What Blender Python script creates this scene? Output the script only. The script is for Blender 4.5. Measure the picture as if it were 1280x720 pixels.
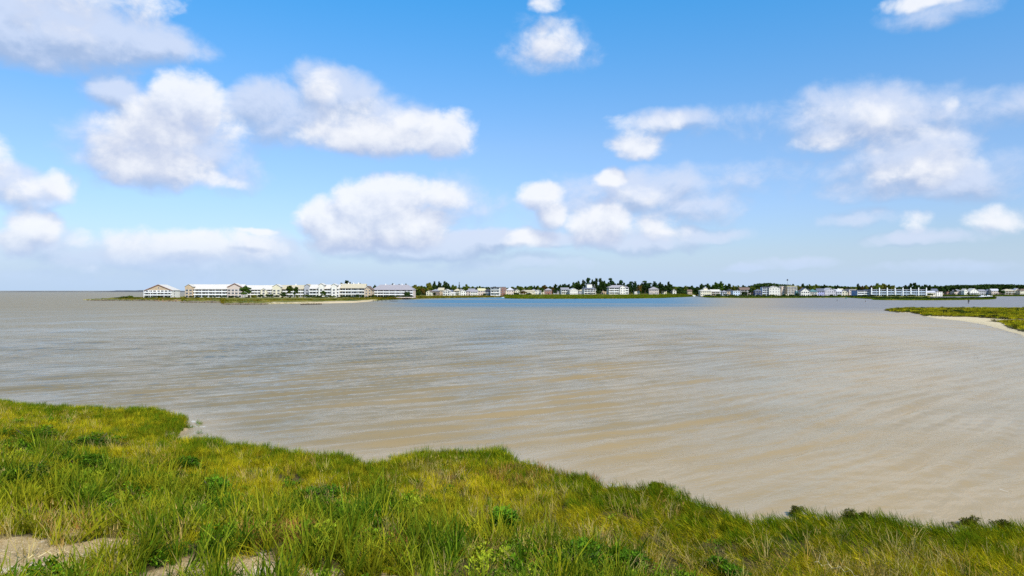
import bpy, math, random
import numpy as np
from mathutils import Vector

random.seed(7)
RNG = np.random.default_rng(11)
scene = bpy.context.scene
COL = scene.collection
for o in list(bpy.data.objects):
    bpy.data.objects.remove(o)

# ------------------------------------------------------------------ camera
CAM_H = 9.0            # eye height above the water, metres
FPX = 865.0            # focal length in pixels of a 1280 wide picture
HOR = 363.0            # picture row of the horizon
cd = bpy.data.cameras.new("camera")
cam = bpy.data.objects.new("camera", cd)
COL.objects.link(cam)
cam.location = (0, 0, CAM_H)
cam.rotation_euler = (math.radians(90) + math.atan(3 / FPX), 0, 0)
cd.sensor_width = 36
cd.lens = FPX / 1280 * 36
cd.clip_start = 0.1
cd.clip_end = 60000
scene.camera = cam

# ------------------------------------------------------------------ light
SUN_EL = math.radians(46)
SUN_AZ = math.radians(148)      # from +Y (into the picture) clockwise: behind the camera, to the right
sd = Vector((math.sin(SUN_AZ) * math.cos(SUN_EL), math.cos(SUN_AZ) * math.cos(SUN_EL), math.sin(SUN_EL)))
ld = bpy.data.lights.new("sun", 'SUN')
ld.energy = 4.2
ld.angle = math.radians(0.53)
ld.color = (1.0, 0.955, 0.88)
sun = bpy.data.objects.new("sun", ld)
COL.objects.link(sun)
sun.rotation_euler = sd.to_track_quat('Z', 'Y').to_euler()
scene.view_settings.view_transform = 'Standard'
scene.view_settings.look = 'None'
scene.view_settings.exposure = 0.3
scene.view_settings.gamma = 1.0
scene.cycles.max_bounces = 6
scene.cycles.diffuse_bounces = 3
scene.cycles.glossy_bounces = 3
scene.cycles.transmission_bounces = 4
scene.cycles.transparent_max_bounces = 4
scene.cycles.use_denoising = False

SKY_K = 0.10            # strength of the world background


# ------------------------------------------------------------------ node helper
class NT:
    """tiny helper for writing node trees"""
    def __init__(self, tree):
        self.t = tree
        self.n = tree.nodes
        self.l = tree.links

    def new(self, kind, **kw):
        nd = self.n.new(kind)
        for k, v in kw.items():
            setattr(nd, k, v)
        return nd

    def put(self, sock, v):
        if isinstance(v, bpy.types.NodeSocket):
            self.l.new(v, sock)
        elif v is not None:
            if hasattr(sock.default_value, '__len__') and not hasattr(v, '__len__'):
                v = (v,) * len(sock.default_value)
            if hasattr(v, '__len__') and len(sock.default_value) == 4 and len(v) == 3:
                v = (*v, 1)
            sock.default_value = v

    def math(self, op, a, b=None, c=None, clamp=False):
        nd = self.new('ShaderNodeMath', operation=op, use_clamp=clamp)
        self.put(nd.inputs[0], a)
        self.put(nd.inputs[1], b)
        self.put(nd.inputs[2], c)
        return nd.outputs[0]

    def vmath(self, op, a, b=None, c=None, scale=None):
        nd = self.new('ShaderNodeVectorMath', operation=op)
        self.put(nd.inputs[0], a)
        self.put(nd.inputs[1], b)
        self.put(nd.inputs[2], c)
        if scale is not None:
            self.put(nd.inputs['Scale'], scale)
        return nd.outputs['Value'] if op in ('DOT_PRODUCT', 'LENGTH') else nd.outputs['Vector']

    def noise(self, vec, scale, detail=4, rough=0.5, dist=0.0, color=False, lac=2.0):
        nd = self.new('ShaderNodeTexNoise')
        self.put(nd.inputs['Vector'], vec)
        self.put(nd.inputs['Scale'], scale)
        nd.inputs['Detail'].default_value = detail
        nd.inputs['Roughness'].default_value = rough
        nd.inputs['Lacunarity'].default_value = lac
        nd.inputs['Distortion'].default_value = dist
        return nd.outputs['Color' if color else 0]

    def mix(self, f, a, b, blend='MIX'):
        nd = self.new('ShaderNodeMix', data_type='RGBA', blend_type=blend)
        self.put(nd.inputs[0], f)
        self.put(nd.inputs[6], a)
        self.put(nd.inputs[7], b)
        return nd.outputs[2]

    def mapr(self, v, a, b, c=0.0, d=1.0, kind='SMOOTHSTEP'):
        nd = self.new('ShaderNodeMapRange', interpolation_type=kind)
        self.put(nd.inputs[0], v)
        for i, x in enumerate((a, b, c, d)):
            self.put(nd.inputs[1 + i], x)
        return nd.outputs[0]

    def ramp(self, f, stops):
        nd = self.new('ShaderNodeValToRGB')
        cr = nd.color_ramp
        while len(cr.elements) < len(stops):
            cr.elements.new(0.5)
        for e, (p, c) in zip(cr.elements, stops):
            e.position = p
            e.color = (*c, 1) if len(c) == 3 else c
        self.put(nd.inputs[0], f)
        return nd.outputs[0]

    def combine(self, x, y, z):
        nd = self.new('ShaderNodeCombineXYZ')
        self.put(nd.inputs[0], x); self.put(nd.inputs[1], y); self.put(nd.inputs[2], z)
        return nd.outputs[0]

    def sep(self, v):
        nd = self.new('ShaderNodeSeparateXYZ')
        self.put(nd.inputs[0], v)
        return nd.outputs


# ------------------------------------------------------------------ world: sky and fair weather clouds
# each cloud lobe: bearing and height above the horizon given through the picture position it has from
# this view point, angular radii, weight
BRIGHT = [
    (165, -4, 58, 24, .65), (95, -14, 90, 30, .5), (75, 20, 70, 26, .25),
    (236, 128, 44, 36, 1.2), (192, 158, 58, 36, 1.1), (152, 178, 34, 26, .8), (190, 205, 74, 26, .9),
    (262, 221, 42, 12, .9), (278, 165, 26, 30, .5),
    (400, 104, 26, 20, .55), (478, 172, 96, 24, 1.0), (552, 168, 38, 28, 1.1), (508, 150, 34, 18, .8), (440, 150, 40, 24, .5),
    (66, 232, 28, 23, .95), (30, 236, 40, 18, .6),
    (44, 284, 36, 26, 1.2), (20, 300, 30, 21, 1.0),
    (240, 308, 100, 23, 1.0), (178, 312, 50, 18, .9), (318, 304, 40, 20, .7), (106, 298, 22, 11, .6), (322, 285, 20, 4, .9), (100, 330, 34, 10, .5),
    (484, 250, 50, 28, 1.25), (398, 274, 32, 23, 1.15), (540, 248, 48, 20, .9), (440, 288, 58, 26, 1.6), (502, 284, 62, 28, 1.5), (452, 264, 44, 28, 1.4), (418, 292, 40, 18, 1.2),
    (676, 247, 27, 21, 1.2), (692, 270, 20, 18, .9), (750, 282, 40, 27, 1.15), (760, 224, 20, 14, 1.05), (660, 298, 32, 12, .9),
    (815, 284, 36, 18, .7), (800, 246, 46, 14, .35),
    (794, 178, 36, 18, .95), (812, 150, 46, 10, .4),
    (1150, 214, 62, 22, .75), (1184, 196, 38, 26, .5), (1128, 165, 58, 22, .4), (1080, 136, 54, 18, .45), (1040, 176, 44, 12, .5),
    (690, 52, 34, 20, .75), (681, 8, 18, 9, .6), (1160, 1, 46, 12, .85),
    (1146, 278, 22, 14, .5), (1258, 274, 40, 16, .6), (1190, 128, 12, 8, .5),
    (-60, 190, 70, 40, 1.0), (-130, 120, 80, 30, .8), (1340, 60, 26, 40, .9), (1380, 240, 70, 30, .9), (1440, 120, 80, 34, .8),
]
SOFT = [
    (70, 40, 135, 40, 1.25), (170, 48, 75, 26, 1.0), (20, 20, 80, 45, 1.0),
    (148, 114, 40, 24, 1.0), (200, 185, 95, 44, 1.0), (290, 200, 30, 30, .4),
    (335, 138, 44, 34, .95), (420, 118, 56, 34, 1.25), (450, 155, 100, 34, 1.0), (350, 165, 50, 20, .5),
    (20, 234, 50, 22, .9), (70, 300, 30, 22, .6),
    (210, 322, 150, 22, .7), (330, 320, 60, 22, .7), (200, 345, 190, 10, .4),
    (600, 300, 90, 13, 1.2), (520, 308, 110, 16, 1.2), (680, 302, 60, 10, .9), (130, 318, 90, 12, .8), (560, 260, 50, 30, .4),
    (812, 240, 76, 26, .95), (862, 262, 60, 20, .6), (800, 300, 70, 14, .8), (888, 292, 44, 8, .6), (720, 262, 60, 34, .5),
    (832, 152, 54, 14, .75), (944, 152, 60, 12, .1), (690, 55, 42, 24, .4),
    (1084, 148, 100, 38, .95), (1030, 178, 50, 14, .6), (1134, 195, 84, 36, .95), (1196, 222, 60, 26, .9), (1140, 236, 100, 12, .6),
    (1250, 140, 60, 20, .5), (1260, 220, 60, 20, .2),
    (1150, 298, 58, 9, .6), (1000, 324, 50, 7, .7), (940, 329, 32, 5, .7), (1180, 335, 90, 7, .5), (1080, 272, 40, 9, .35), (940, 222, 80, 14, .2),
    (640, 330, 90, 8, .5), (40, 340, 70, 9, .5), (1170, 8, 60, 14, .5),
]


def sky_pos(px, py):
    az = math.atan((px - 640) / FPX)
    el = math.atan((HOR - py) * math.cos(az) / FPX)
    return az, el


def lobe_group(name, lobes):
    g = bpy.data.node_groups.new(name, 'ShaderNodeTree')
    g.interface.new_socket('P', in_out='INPUT', socket_type='NodeSocketVector')
    g.interface.new_socket('D', in_out='OUTPUT', socket_type='NodeSocketFloat')
    t = NT(g)
    gi = t.new('NodeGroupInput')
    go = t.new('NodeGroupOutput')
    acc = None
    for (px, py, rx, ry, w) in lobes:
        az, el = sky_pos(px, py)
        ax = rx * 1.1 * math.cos(az) ** 2 / FPX
        ay = ry * 1.08 * math.cos(az) / FPX
        v = t.vmath('MULTIPLY_ADD', gi.outputs[0], (1 / ax, 1 / ay, 0), (-az / ax, -el / ay, 0))
        d = t.vmath('DOT_PRODUCT', v, v)
        f = t.math('MULTIPLY_ADD', d, -w * 0.8, w)
        acc = f if acc is None else t.math('SMOOTH_MAX', acc, f, 0.35)
    t.l.new(acc, go.inputs[0])
    return g


world = bpy.data.worlds.new("World")
scene.world = world
world.use_nodes = True
W = NT(world.node_tree)
W.n.clear()
geo = W.new('ShaderNodeNewGeometry')
dirv = W.vmath('SCALE', geo.outputs['Incoming'], scale=-1.0)
dx, dy, dz = W.sep(dirv)[:3]
az = W.math('ARCTAN2', dx, dy)
el = W.math('ARCSINE', W.math('MINIMUM', W.math('MAXIMUM', dz, -1.0), 1.0))
P0 = W.combine(az, el, 0.0)
# the farther down the flatter the billows look
elk = W.math('ADD', W.math('ABSOLUTE', el), 0.16)
BG = lobe_group('cloud_lobes_bright', BRIGHT)
SG = lobe_group('cloud_lobes_soft', SOFT)


def group(t, g, p):
    nd = t.new('ShaderNodeGroup')
    nd.node_tree = g
    t.put(nd.inputs[0], p)
    return nd.outputs[0]


def billow(p):
    """fractal cauliflower noise of a sky position; returns a value about 0"""
    q = W.vmath('MULTIPLY', p, (1.0, 1.25, 1.0))
    a = W.noise(q, 24.0, detail=8, rough=0.6, dist=0.25)
    return W.math('SUBTRACT', a, 0.5)


def warp(p):
    c = W.noise(p, 9.0, detail=4, rough=0.55, color=True)
    c = W.vmath('MULTIPLY_ADD', c, (0.07, 0.045, 0), (-0.035, -0.0225, 0))
    return W.vmath('ADD', p, c)


def generic(p):
    """cumulus field for the part of the sky outside the picture"""
    n1 = W.noise(W.vmath('MULTIPLY', p, (1.0, 2.0, 1.0)), 3.2, detail=2, rough=0.5)
    return W.math('MULTIPLY_ADD', n1, 5.0, -2.85)


# window of hand placed clouds fades over to the generic field
inside = W.math('MULTIPLY', W.mapr(W.math('ABSOLUTE', az), 0.72, 0.86, 1.0, 0.0), W.mapr(el, 0.42, 0.52, 1.0, 0.0))


def bright(p):
    pw = warp(p)
    d = group(W, BG, pw)
    g = generic(p)
    nd = W.new('ShaderNodeMix', data_type='FLOAT')
    W.put(nd.inputs[0], inside); W.put(nd.inputs[2], g); W.put(nd.inputs[3], W.math('MAXIMUM', d, -1.2))
    return W.math('MULTIPLY_ADD', billow(p), 1.75, nd.outputs[0])


DB = bright(P0)
DB_up = bright(W.vmath('ADD', P0, (0.008, 0.025, 0.0)))
pws = warp(W.vmath('ADD', P0, (0.3, 0.2, 0.0)))
pws = W.vmath('SUBTRACT', pws, (0.3, 0.2, 0.0))
DS = group(W, SG, pws)
DS = W.math('MULTIPLY_ADD', billow(W.vmath('ADD', W.vmath('SCALE', P0, scale=0.8), (1.7, 0.4, 0.0))), 1.7, W.math('MAXIMUM', DS, -1.0))
aB = W.mapr(DB, -0.1, 0.82)
DSu = W.math('MULTIPLY_ADD', billow(W.vmath('ADD', W.vmath('SCALE', P0, scale=0.8), (1.704, 0.412, 0.0))), 1.7, W.math('MAXIMUM', group(W, SG, W.vmath('ADD', pws, (0.004, 0.018, 0.0))), -1.0))
litS = W.mapr(W.math('SUBTRACT', DS, DSu), -0.6, 0.45)
aS = W.math('MULTIPLY', W.mapr(DS, -0.3, 0.85), W.math('MULTIPLY', inside, 0.86))
lit = W.math('SUBTRACT', DB, DB_up)
lit = W.mapr(lit, -1.0, 1.0, 0.0, 1.0, 'SMOOTHSTEP')
fine = W.noise(P0, 60.0, detail=5, rough=0.6)
lit = W.math('ADD', lit, W.math('MULTIPLY_ADD', fine, 0.30, -0.15), clamp=True)

skyn = W.new('ShaderNodeTexSky', sky_type='NISHITA')
skyn.sun_disc = False
skyn.sun_elevation = SUN_EL
skyn.sun_rotation = SUN_AZ
skyn.air_density = 1.0
skyn.dust_density = 0.6
skyn.ozone_density = 2.0
SKY_TINT = [  # elevation (0..1 = 0..90 deg) -> colour filter of the vivid photograph
    (0.0, (0.78, 0.86, 1.08)), (0.035, (0.84, 0.92, 1.16)), (0.075, (0.92, 1.04, 1.30)), (0.13, (0.93, 1.15, 1.38)), (0.26, (0.42, 1.36, 1.82)), (0.45, (0.45, 1.2, 1.6)), (1.0, (0.5, 1.0, 1.4))]
tint = W.ramp(W.math('DIVIDE', W.math('MAXIMUM', el, 0.0), math.pi / 2), SKY_TINT)
skyc = W.mix(1.0, skyn.outputs[0], tint, 'MULTIPLY')
K = 1.0 / SKY_K
soft_c = (0.50 * K, 0.575 * K, 0.74 * K)
shade_c = (0.38 * K, 0.455 * K, 0.64 * K)
light_c = (0.775 * K, 0.79 * K, 0.825 * K)
col = W.mix(aS, skyc, W.mix(litS, (0.325 * K, 0.415 * K, 0.60 * K), (0.56 * K, 0.625 * K, 0.77 * K)))
cb = W.mix(lit, shade_c, light_c)
col = W.mix(W.math('MULTIPLY', aB, 0.91), col, cb)
# air near the horizon veils the lowest clouds
veil = W.mapr(el, 0.0, 0.085, 0.85, 0.0)
col = W.mix(veil, col, (0.42 * K, 0.56 * K, 0.765 * K))
bgn = W.new('ShaderNodeBackground')
W.put(bgn.inputs[0], col)
bgn.inputs[1].default_value = SKY_K
wo = W.new('ShaderNodeOutputWorld')
W.l.new(bgn.outputs[0], wo.inputs[0])
world.cycles.sampling_method = 'MANUAL'
world.cycles.sample_map_resolution = 256


# ------------------------------------------------------------------ general helpers
def ground_pt(px, py, z=0.0):
    D = (CAM_H - z) * FPX / (py - HOR)
    return ((px - 640) / FPX * D, D)


def bear(px, D):
    return (px - 640) / FPX * D


def hgt(py, D):
    """height above water of a point seen at row py from distance D"""
    return CAM_H + (HOR - py) * D / FPX


def setp(o, label=None, cat=None, group=None, kind=None):
    if label: o['label'] = label
    if cat: o['category'] = cat
    if group: o['group'] = group
    if kind: o['kind'] = kind
    return o


def empty(name, loc, rz=0.0):
    o = bpy.data.objects.new(name, None)
    o.empty_display_size = 0.5
    o.location = loc
    o.rotation_euler = (0, 0, rz)
    COL.objects.link(o)
    return o


def link(name, me, parent=None, loc=(0, 0, 0), rot=(0, 0, 0), scale=None):
    o = bpy.data.objects.new(name, me)
    COL.objects.link(o)
    o.parent = parent
    o.location = loc
    o.rotation_euler = rot
    if scale is not None:
        o.scale = scale
    return o


class MB:
    """collects boxes, slabs, prisms and tubes into one mesh"""
    def __init__(self):
        self.v = []; self.f = []; self.m = []

    def add(self, vs, fs, m=0):
        b = len(self.v)
        self.v += [tuple(x) for x in vs]
        self.f += [tuple(b + i for i in f) for f in fs]
        self.m += [m] * len(fs)
        return self

    def box(self, x0, x1, y0, y1, z0, z1, m=0):
        vs = [(x0, y0, z0), (x1, y0, z0), (x1, y1, z0), (x0, y1, z0), (x0, y0, z1), (x1, y0, z1), (x1, y1, z1), (x0, y1, z1)]
        fs = [(0, 3, 2, 1), (4, 5, 6, 7), (0, 1, 5, 4), (1, 2, 6, 5), (2, 3, 7, 6), (3, 0, 4, 7)]
        return self.add(vs, fs, m)

    def quadslab(self, a, b, c, d, t, m=0):
        """thick sheet with corners a b c d, thickness t downwards"""
        vs = [a, b, c, d] + [(p[0], p[1], p[2] - t) for p in (a, b, c, d)]
        fs = [(0, 1, 2, 3), (7, 6, 5, 4), (0, 4, 5, 1), (1, 5, 6, 2), (2, 6, 7, 3), (3, 7, 4, 0)]
        return self.add(vs, fs, m)

    def tube(self, p, q, r0, r1, n=6, m=0):
        p = Vector(p); q = Vector(q); d = (q - p).normalized()
        u = d.orthogonal().normalized(); w = d.cross(u)
        vs = []
        for c, r in ((p, r0), (q, r1)):
            for i in range(n):
                a = 2 * math.pi * i / n
                vs.append(c + (u * math.cos(a) + w * math.sin(a)) * r)
        fs = [(i, (i + 1) % n, n + (i + 1) % n, n + i) for i in range(n)] + [tuple(range(n - 1, -1, -1)), tuple(range(n, 2 * n))]
        return self.add(vs, fs, m)

    def mesh(self, name, mats):
        me = bpy.data.meshes.new(name)
        me.from_pydata(self.v, [], self.f)
        for mt in (mats if isinstance(mats, (list, tuple)) else [mats]):
            me.materials.append(mt)
        me.polygons.foreach_set('material_index', self.m)
        me.update()
        return me

    def build(self, name, mats, parent=None, loc=(0, 0, 0)):
        return link(name, self.mesh(name, mats), parent, loc)


def np_mesh(name, verts, faces, mats, smooth=True, attrs=None):
    """verts (n,3), faces (m,k) arrays"""
    me = bpy.data.meshes.new(name)
    verts = np.asarray(verts, np.float32); faces = np.asarray(faces, np.int32)
    k = faces.shape[1]
    me.vertices.add(len(verts)); me.vertices.foreach_set('co', verts.ravel())
    me.loops.add(faces.size); me.loops.foreach_set('vertex_index', faces.ravel())
    me.polygons.add(len(faces))
    me.polygons.foreach_set('loop_start', np.arange(0, faces.size, k, dtype=np.int32))
    me.polygons.foreach_set('use_smooth', np.full(len(faces), smooth))
    for nm, arr in (attrs or {}).items():
        at = me.attributes.new(nm, 'FLOAT', 'POINT')
        at.data.foreach_set('value', np.asarray(arr, np.float32))
    for mt in (mats if isinstance(mats, (list, tuple)) else [mats]):
        me.materials.append(mt)
    me.update(calc_edges=True)
    me.validate()
    return me


def grid_faces(nr, nc):
    i = np.arange(nr - 1)[:, None] * nc + np.arange(nc - 1)[None, :]
    return np.stack([i, i + 1, i + nc + 1, i + nc], -1).reshape(-1, 4)


def sstep(x, a, b):
    t = np.clip((x - a) / (b - a), 0, 1)
    return t * t * (3 - 2 * t)


_T = RNG.random((256, 256)).astype(np.float64)


def vnoise(x, y, s=1.0, oct=4, seed=0):
    x = np.asarray(x, float) / s + seed * 17.3; y = np.asarray(y, float) / s + seed * 9.7
    r = np.zeros(np.broadcast(x, y).shape); a = 1.0; tot = 0
    for o in range(oct):
        xi = np.floor(x).astype(int); yi = np.floor(y).astype(int)
        fx = x - xi; fy = y - yi
        fx = fx * fx * (3 - 2 * fx); fy = fy * fy * (3 - 2 * fy)
        A = _T[xi & 255, yi & 255]; B = _T[(xi + 1) & 255, yi & 255]
        C = _T[xi & 255, (yi + 1) & 255]; E = _T[(xi + 1) & 255, (yi + 1) & 255]
        r += a * ((A * (1 - fx) + B * fx) * (1 - fy) + (C * (1 - fx) + E * fx) * fy)
        tot += a; a *= 0.5; x = x * 2.03 + 5.1; y = y * 2.03 + 1.7
    return r / tot - 0.5


def poly_dist(x, y, poly, closed=True):
    """distance to polyline and inside flag"""
    x = np.asarray(x, float); y = np.asarray(y, float)
    d = np.full(x.shape, 1e9); ins = np.zeros(x.shape, bool)
    n = len(poly)
    for i in range(n if closed else n - 1):
        x0, y0 = poly[i]; x1, y1 = poly[(i + 1) % n]
        ex, ey = x1 - x0, y1 - y0
        L = ex * ex + ey * ey + 1e-12
        t = np.clip(((x - x0) * ex + (y - y0) * ey) / L, 0, 1)
        d = np.minimum(d, (x - x0 - t * ex) ** 2 + (y - y0 - t * ey) ** 2)
        c = ((y0 > y) != (y1 > y))
        with np.errstate(divide='ignore', invalid='ignore'):
            xi = x0 + (y - y0) * ex / (ey if ey else 1e-12)
        ins ^= c & (x < xi)
    return np.sqrt(d), ins


# ------------------------------------------------------------------ materials
def new_mat(name):
    m = bpy.data.materials.new(name)
    m.use_nodes = True
    t = NT(m.node_tree)
    t.n.clear()
    out = t.new('ShaderNodeOutputMaterial')
    return m, t, out


def principled(t, out, base, rough=0.7, ior=1.45, normal=None, spec=None):
    b = t.new('ShaderNodeBsdfPrincipled')
    t.put(b.inputs['Base Color'], base)
    t.put(b.inputs['Roughness'], rough)
    b.inputs['IOR'].default_value = ior
    if spec is not None:
        b.inputs['Specular IOR Level'].default_value = spec
    if normal is not None:
        t.l.new(normal, b.inputs['Normal'])
    t.l.new(b.outputs[0], out.inputs[0])
    return b


def paint(name, c, rough=0.75, var=0.25, scale=0.6, spec=0.3):
    """weathered painted / rendered surface, colour c with soft blotches"""
    m, t, out = new_mat(name)
    tc = t.new('ShaderNodeTexCoord')
    n = t.noise(tc.outputs['Object'], scale, detail=5, rough=0.6)
    k = t.mapr(n, 0.3, 0.7, 1 - var, 1 + var * 0.4, 'LINEAR')
    oi = t.new('ShaderNodeObjectInfo')
    k = t.math('MULTIPLY', k, t.mapr(oi.outputs['Random'], 0, 1, 0.92, 1.08, 'LINEAR'))
    colr = t.vmath('SCALE', c, scale=k)
    bp = t.new('ShaderNodeBump'); bp.inputs['Strength'].default_value = 0.15
    t.put(bp.inputs['Height'], t.noise(tc.outputs['Object'], scale * 12, detail=3))
    principled(t, out, colr, rough, spec=spec, normal=bp.outputs[0])
    return m


def siding(name, c):
    """clapboard: fine horizontal relief on a painted wall"""
    m, t, out = new_mat(name)
    tc = t.new('ShaderNodeTexCoord')
    n = t.noise(tc.outputs['Object'], 0.5, detail=5, rough=0.6)
    colr = t.vmath('SCALE', c, scale=t.mapr(n, 0.3, 0.7, 0.85, 1.05, 'LINEAR'))
    z = t.sep(tc.outputs['Object'])[2]
    saw = t.math('FRACT', t.math('MULTIPLY', z, 4.0))
    bp = t.new('ShaderNodeBump'); bp.inputs['Strength'].default_value = 0.5; bp.inputs['Distance'].default_value = 0.03
    t.put(bp.inputs['Height'], saw)
    principled(t, out, colr, 0.7, spec=0.3, normal=bp.outputs[0])
    return m


def shingle(name, c):
    m, t, out = new_mat(name)
    tc = t.new('ShaderNodeTexCoord')
    n = t.noise(t.vmath('MULTIPLY', tc.outputs['Object'], (1.0, 1.0, 3.0)), 1.6, detail=4, rough=0.7)
    colr = t.vmath('SCALE', c, scale=t.mapr(n, 0.3, 0.7, 0.75, 1.12, 'LINEAR'))
    principled(t, out, colr, 0.85, spec=0.25)
    return m


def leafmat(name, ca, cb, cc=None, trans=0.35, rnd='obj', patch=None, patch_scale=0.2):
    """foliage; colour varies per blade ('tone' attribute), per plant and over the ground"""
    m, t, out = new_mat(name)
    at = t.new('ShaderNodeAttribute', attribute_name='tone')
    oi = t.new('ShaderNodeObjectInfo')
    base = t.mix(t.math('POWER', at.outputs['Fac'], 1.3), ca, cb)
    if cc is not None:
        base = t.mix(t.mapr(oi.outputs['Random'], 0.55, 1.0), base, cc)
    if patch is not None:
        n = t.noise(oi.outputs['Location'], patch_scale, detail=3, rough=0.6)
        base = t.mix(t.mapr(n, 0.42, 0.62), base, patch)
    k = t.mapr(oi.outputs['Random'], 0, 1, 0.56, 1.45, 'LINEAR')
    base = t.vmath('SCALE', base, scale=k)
    b = t.new('ShaderNodeBsdfPrincipled')
    t.put(b.inputs['Base Color'], base)
    b.inputs['Roughness'].default_value = 0.6
    b.inputs['Specular IOR Level'].default_value = 0.03
    tr = t.new('ShaderNodeBsdfTranslucent')
    t.put(tr.inputs[0], t.mix(1.0, base, (1.0, 1.05, 0.6), 'MULTIPLY'))
    mx = t.new('ShaderNodeMixShader')
    mx.inputs[0].default_value = trans
    t.l.new(b.outputs[0], mx.inputs[1]); t.l.new(tr.outputs[0], mx.inputs[2])
    t.l.new(mx.outputs[0], out.inputs[0])
    return m


M = {}
M['marsh_grass'] = leafmat('marsh_grass', (0.13, 0.11, 0.003), (0.66, 0.55, 0.022), (0.12, 0.17, 0.004), patch=(0.50, 0.41, 0.012), patch_scale=0.22)
M['gold_grass'] = leafmat('gold_grass', (0.20, 0.15, 0.01), (0.46, 0.34, 0.06), (0.28, 0.13, 0.02), patch=(0.20, 0.20, 0.012), patch_scale=0.04)
M['far_grass'] = leafmat('far_grass', (0.07, 0.10, 0.003), (0.21, 0.22, 0.010), (0.15, 0.11, 0.006), patch=(0.17, 0.13, 0.008), patch_scale=0.05)
M['shore_grass'] = leafmat('shore_grass', (0.11, 0.17, 0.004), (0.27, 0.30, 0.01), (0.05, 0.11, 0.003))
M['reed'] = leafmat('reed', (0.036, 0.092, 0.002), (0.40, 0.47, 0.028), (0.03, 0.08, 0.004), trans=0.4, patch=(0.30, 0.28, 0.012), patch_scale=0.45)
M['straw'] = leafmat('straw', (0.40, 0.30, 0.08), (0.60, 0.48, 0.19), (0.34, 0.20, 0.05), trans=0.25)
M['rust_grass'] = leafmat('rust_grass', (0.22, 0.085, 0.02), (0.46, 0.24, 0.07), trans=0.25)
M['bush_leaf'] = leafmat('bush_leaf', (0.014, 0.05, 0.003), (0.13, 0.25, 0.012), trans=0.25)
M['dark_twig'] = leafmat('dark_twig', (0.035, 0.045, 0.006), (0.11, 0.10, 0.012), trans=0.2)
M['tree_olive'] = leafmat('tree_olive', (0.060, 0.090, 0.010), (0.13, 0.16, 0.018), (0.10, 0.10, 0.012), trans=0.25)
M['tree_dark'] = leafmat('tree_dark', (0.014, 0.032, 0.007), (0.04, 0.065, 0.012), trans=0.15)
M['tree_green'] = leafmat('tree_green', (0.028, 0.062, 0.008), (0.075, 0.12, 0.014), trans=0.25)
M['tree_pine'] = leafmat('tree_pine', (0.014, 0.038, 0.012), (0.035, 0.065, 0.018), trans=0.15)
M['tree_rust'] = leafmat('tree_rust', (0.09, 0.055, 0.012), (0.16, 0.11, 0.02), trans=0.2)
M['bark'] = paint('bark', (0.14, 0.10, 0.07), 0.9, 0.4, 3.0)
M['pale_bark'] = paint('pale_bark', (0.45, 0.42, 0.38), 0.9, 0.3, 2.0)
M['driftwood'] = paint('driftwood', (.58, .46, .24), 0.9, 0.35, 8.0)
M['wet_timber'] = paint('wet_timber', (0.07, 0.05, 0.035), 0.7, 0.4, 2.0)
M['timber'] = paint('timber', (0.33, 0.20, 0.12), 0.85, 0.4, 1.5)
M['rock'] = paint('rock', (0.20, 0.16, 0.11), 0.9, 0.5, 1.2)
for nm, c in dict(white=(.76, .71, .62), cream=(.72, .64, .46), tan=(.52, .38, .24), pink=(.62, .50, .42), lavender=(.50, .47, .50),
                  blue=(.22, .32, .50), navy=(.035, .05, .12), grey=(.40, .40, .42), brick=(.30, .14, .10), teal=(.25, .42, .45),
                  brown=(.22, .15, .10), lilac=(.36, .36, .58), paleblue=(.50, .58, .68)).items():
    M['wall_' + nm] = siding('wall_' + nm, c)
for nm, c in dict(white=(.60, .55, .48), cream=(.50, .43, .30), grey=(.26, .25, .27), dark=(.05, .05, .06), lavender=(.33, .30, .31),
                  brown=(.18, .12, .09), slate=(.13, .14, .18), teal=(.10, .20, .20), palegrey=(.52, .50, .52), yellow=(.55, .50, .30)).items():
    M['roof_' + nm] = shingle('roof_' + nm, c)
M['trim'] = paint('white_trim', (.84, .82, .79), 0.6, 0.1)
M['rake'] = paint('red_brown_trim', (.30, .13, .08), 0.7, 0.2)
M['dark_gap'] = paint('dark_opening', (.03, .03, .035), 0.6, 0.3)
M['metal'] = paint('grey_metal', (.25, .26, .27), 0.5, 0.2)
M['hull'] = paint('white_hull', (.85, .85, .85), 0.3, 0.05)
M['green_sign'] = paint('green_sign', (.05, .22, .16), 0.5, 0.1)


def glass_mat():
    m, t, out = new_mat('window_glass')
    oi = t.new('ShaderNodeObjectInfo')
    c = t.mix(oi.outputs['Random'], (0.006, 0.006, 0.009), (0.035, 0.037, 0.05))
    b = principled(t, out, c, 0.12, 1.5)
    return m


M['glass'] = glass_mat()


# ------------------------------------------------------------------ near bank (dune and salt marsh)
EDGE = [(-260, 486), (-120, 490), (0, 495), (40, 500), (100, 505), (150, 506), (200, 506), (215, 511), (243, 515), (249, 529), (262, 538), (285, 546), (320, 549),
        (350, 552), (400, 560), (440, 563), (455, 570), (480, 569), (500, 560), (530, 558), (560, 560), (600, 558), (635, 556), (660, 566),
        (690, 578), (740, 590), (770, 598), (810, 600), (840, 598), (850, 606), (880, 616), (920, 622), (935, 632), (960, 636), (1000, 632),
        (1050, 636), (1100, 638), (1150, 646), (1190, 651), (1220, 647), (1280, 649), (1400, 655), (1600, 672)]
BANK_Z = 0.32
shore = [ground_pt(px, py, 0.62) for px, py in EDGE]
shore = [(-75, 64)] + shore + [(60, 14)]
bank_poly = shore + [(60, -12), (-75, -12)]


def bank_s(x, y):
    """distance inland from the water's edge (negative in the water)"""
    d, ins = poly_dist(x, y, bank_poly)
    dn = vnoise(x, y, 2.2, 4, 3) * 1.6 + vnoise(x, y, .7, 2, 4) * .7
    s, _ = poly_dist(x, y, shore, closed=False)
    return np.where(ins, s, -s) + dn


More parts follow.
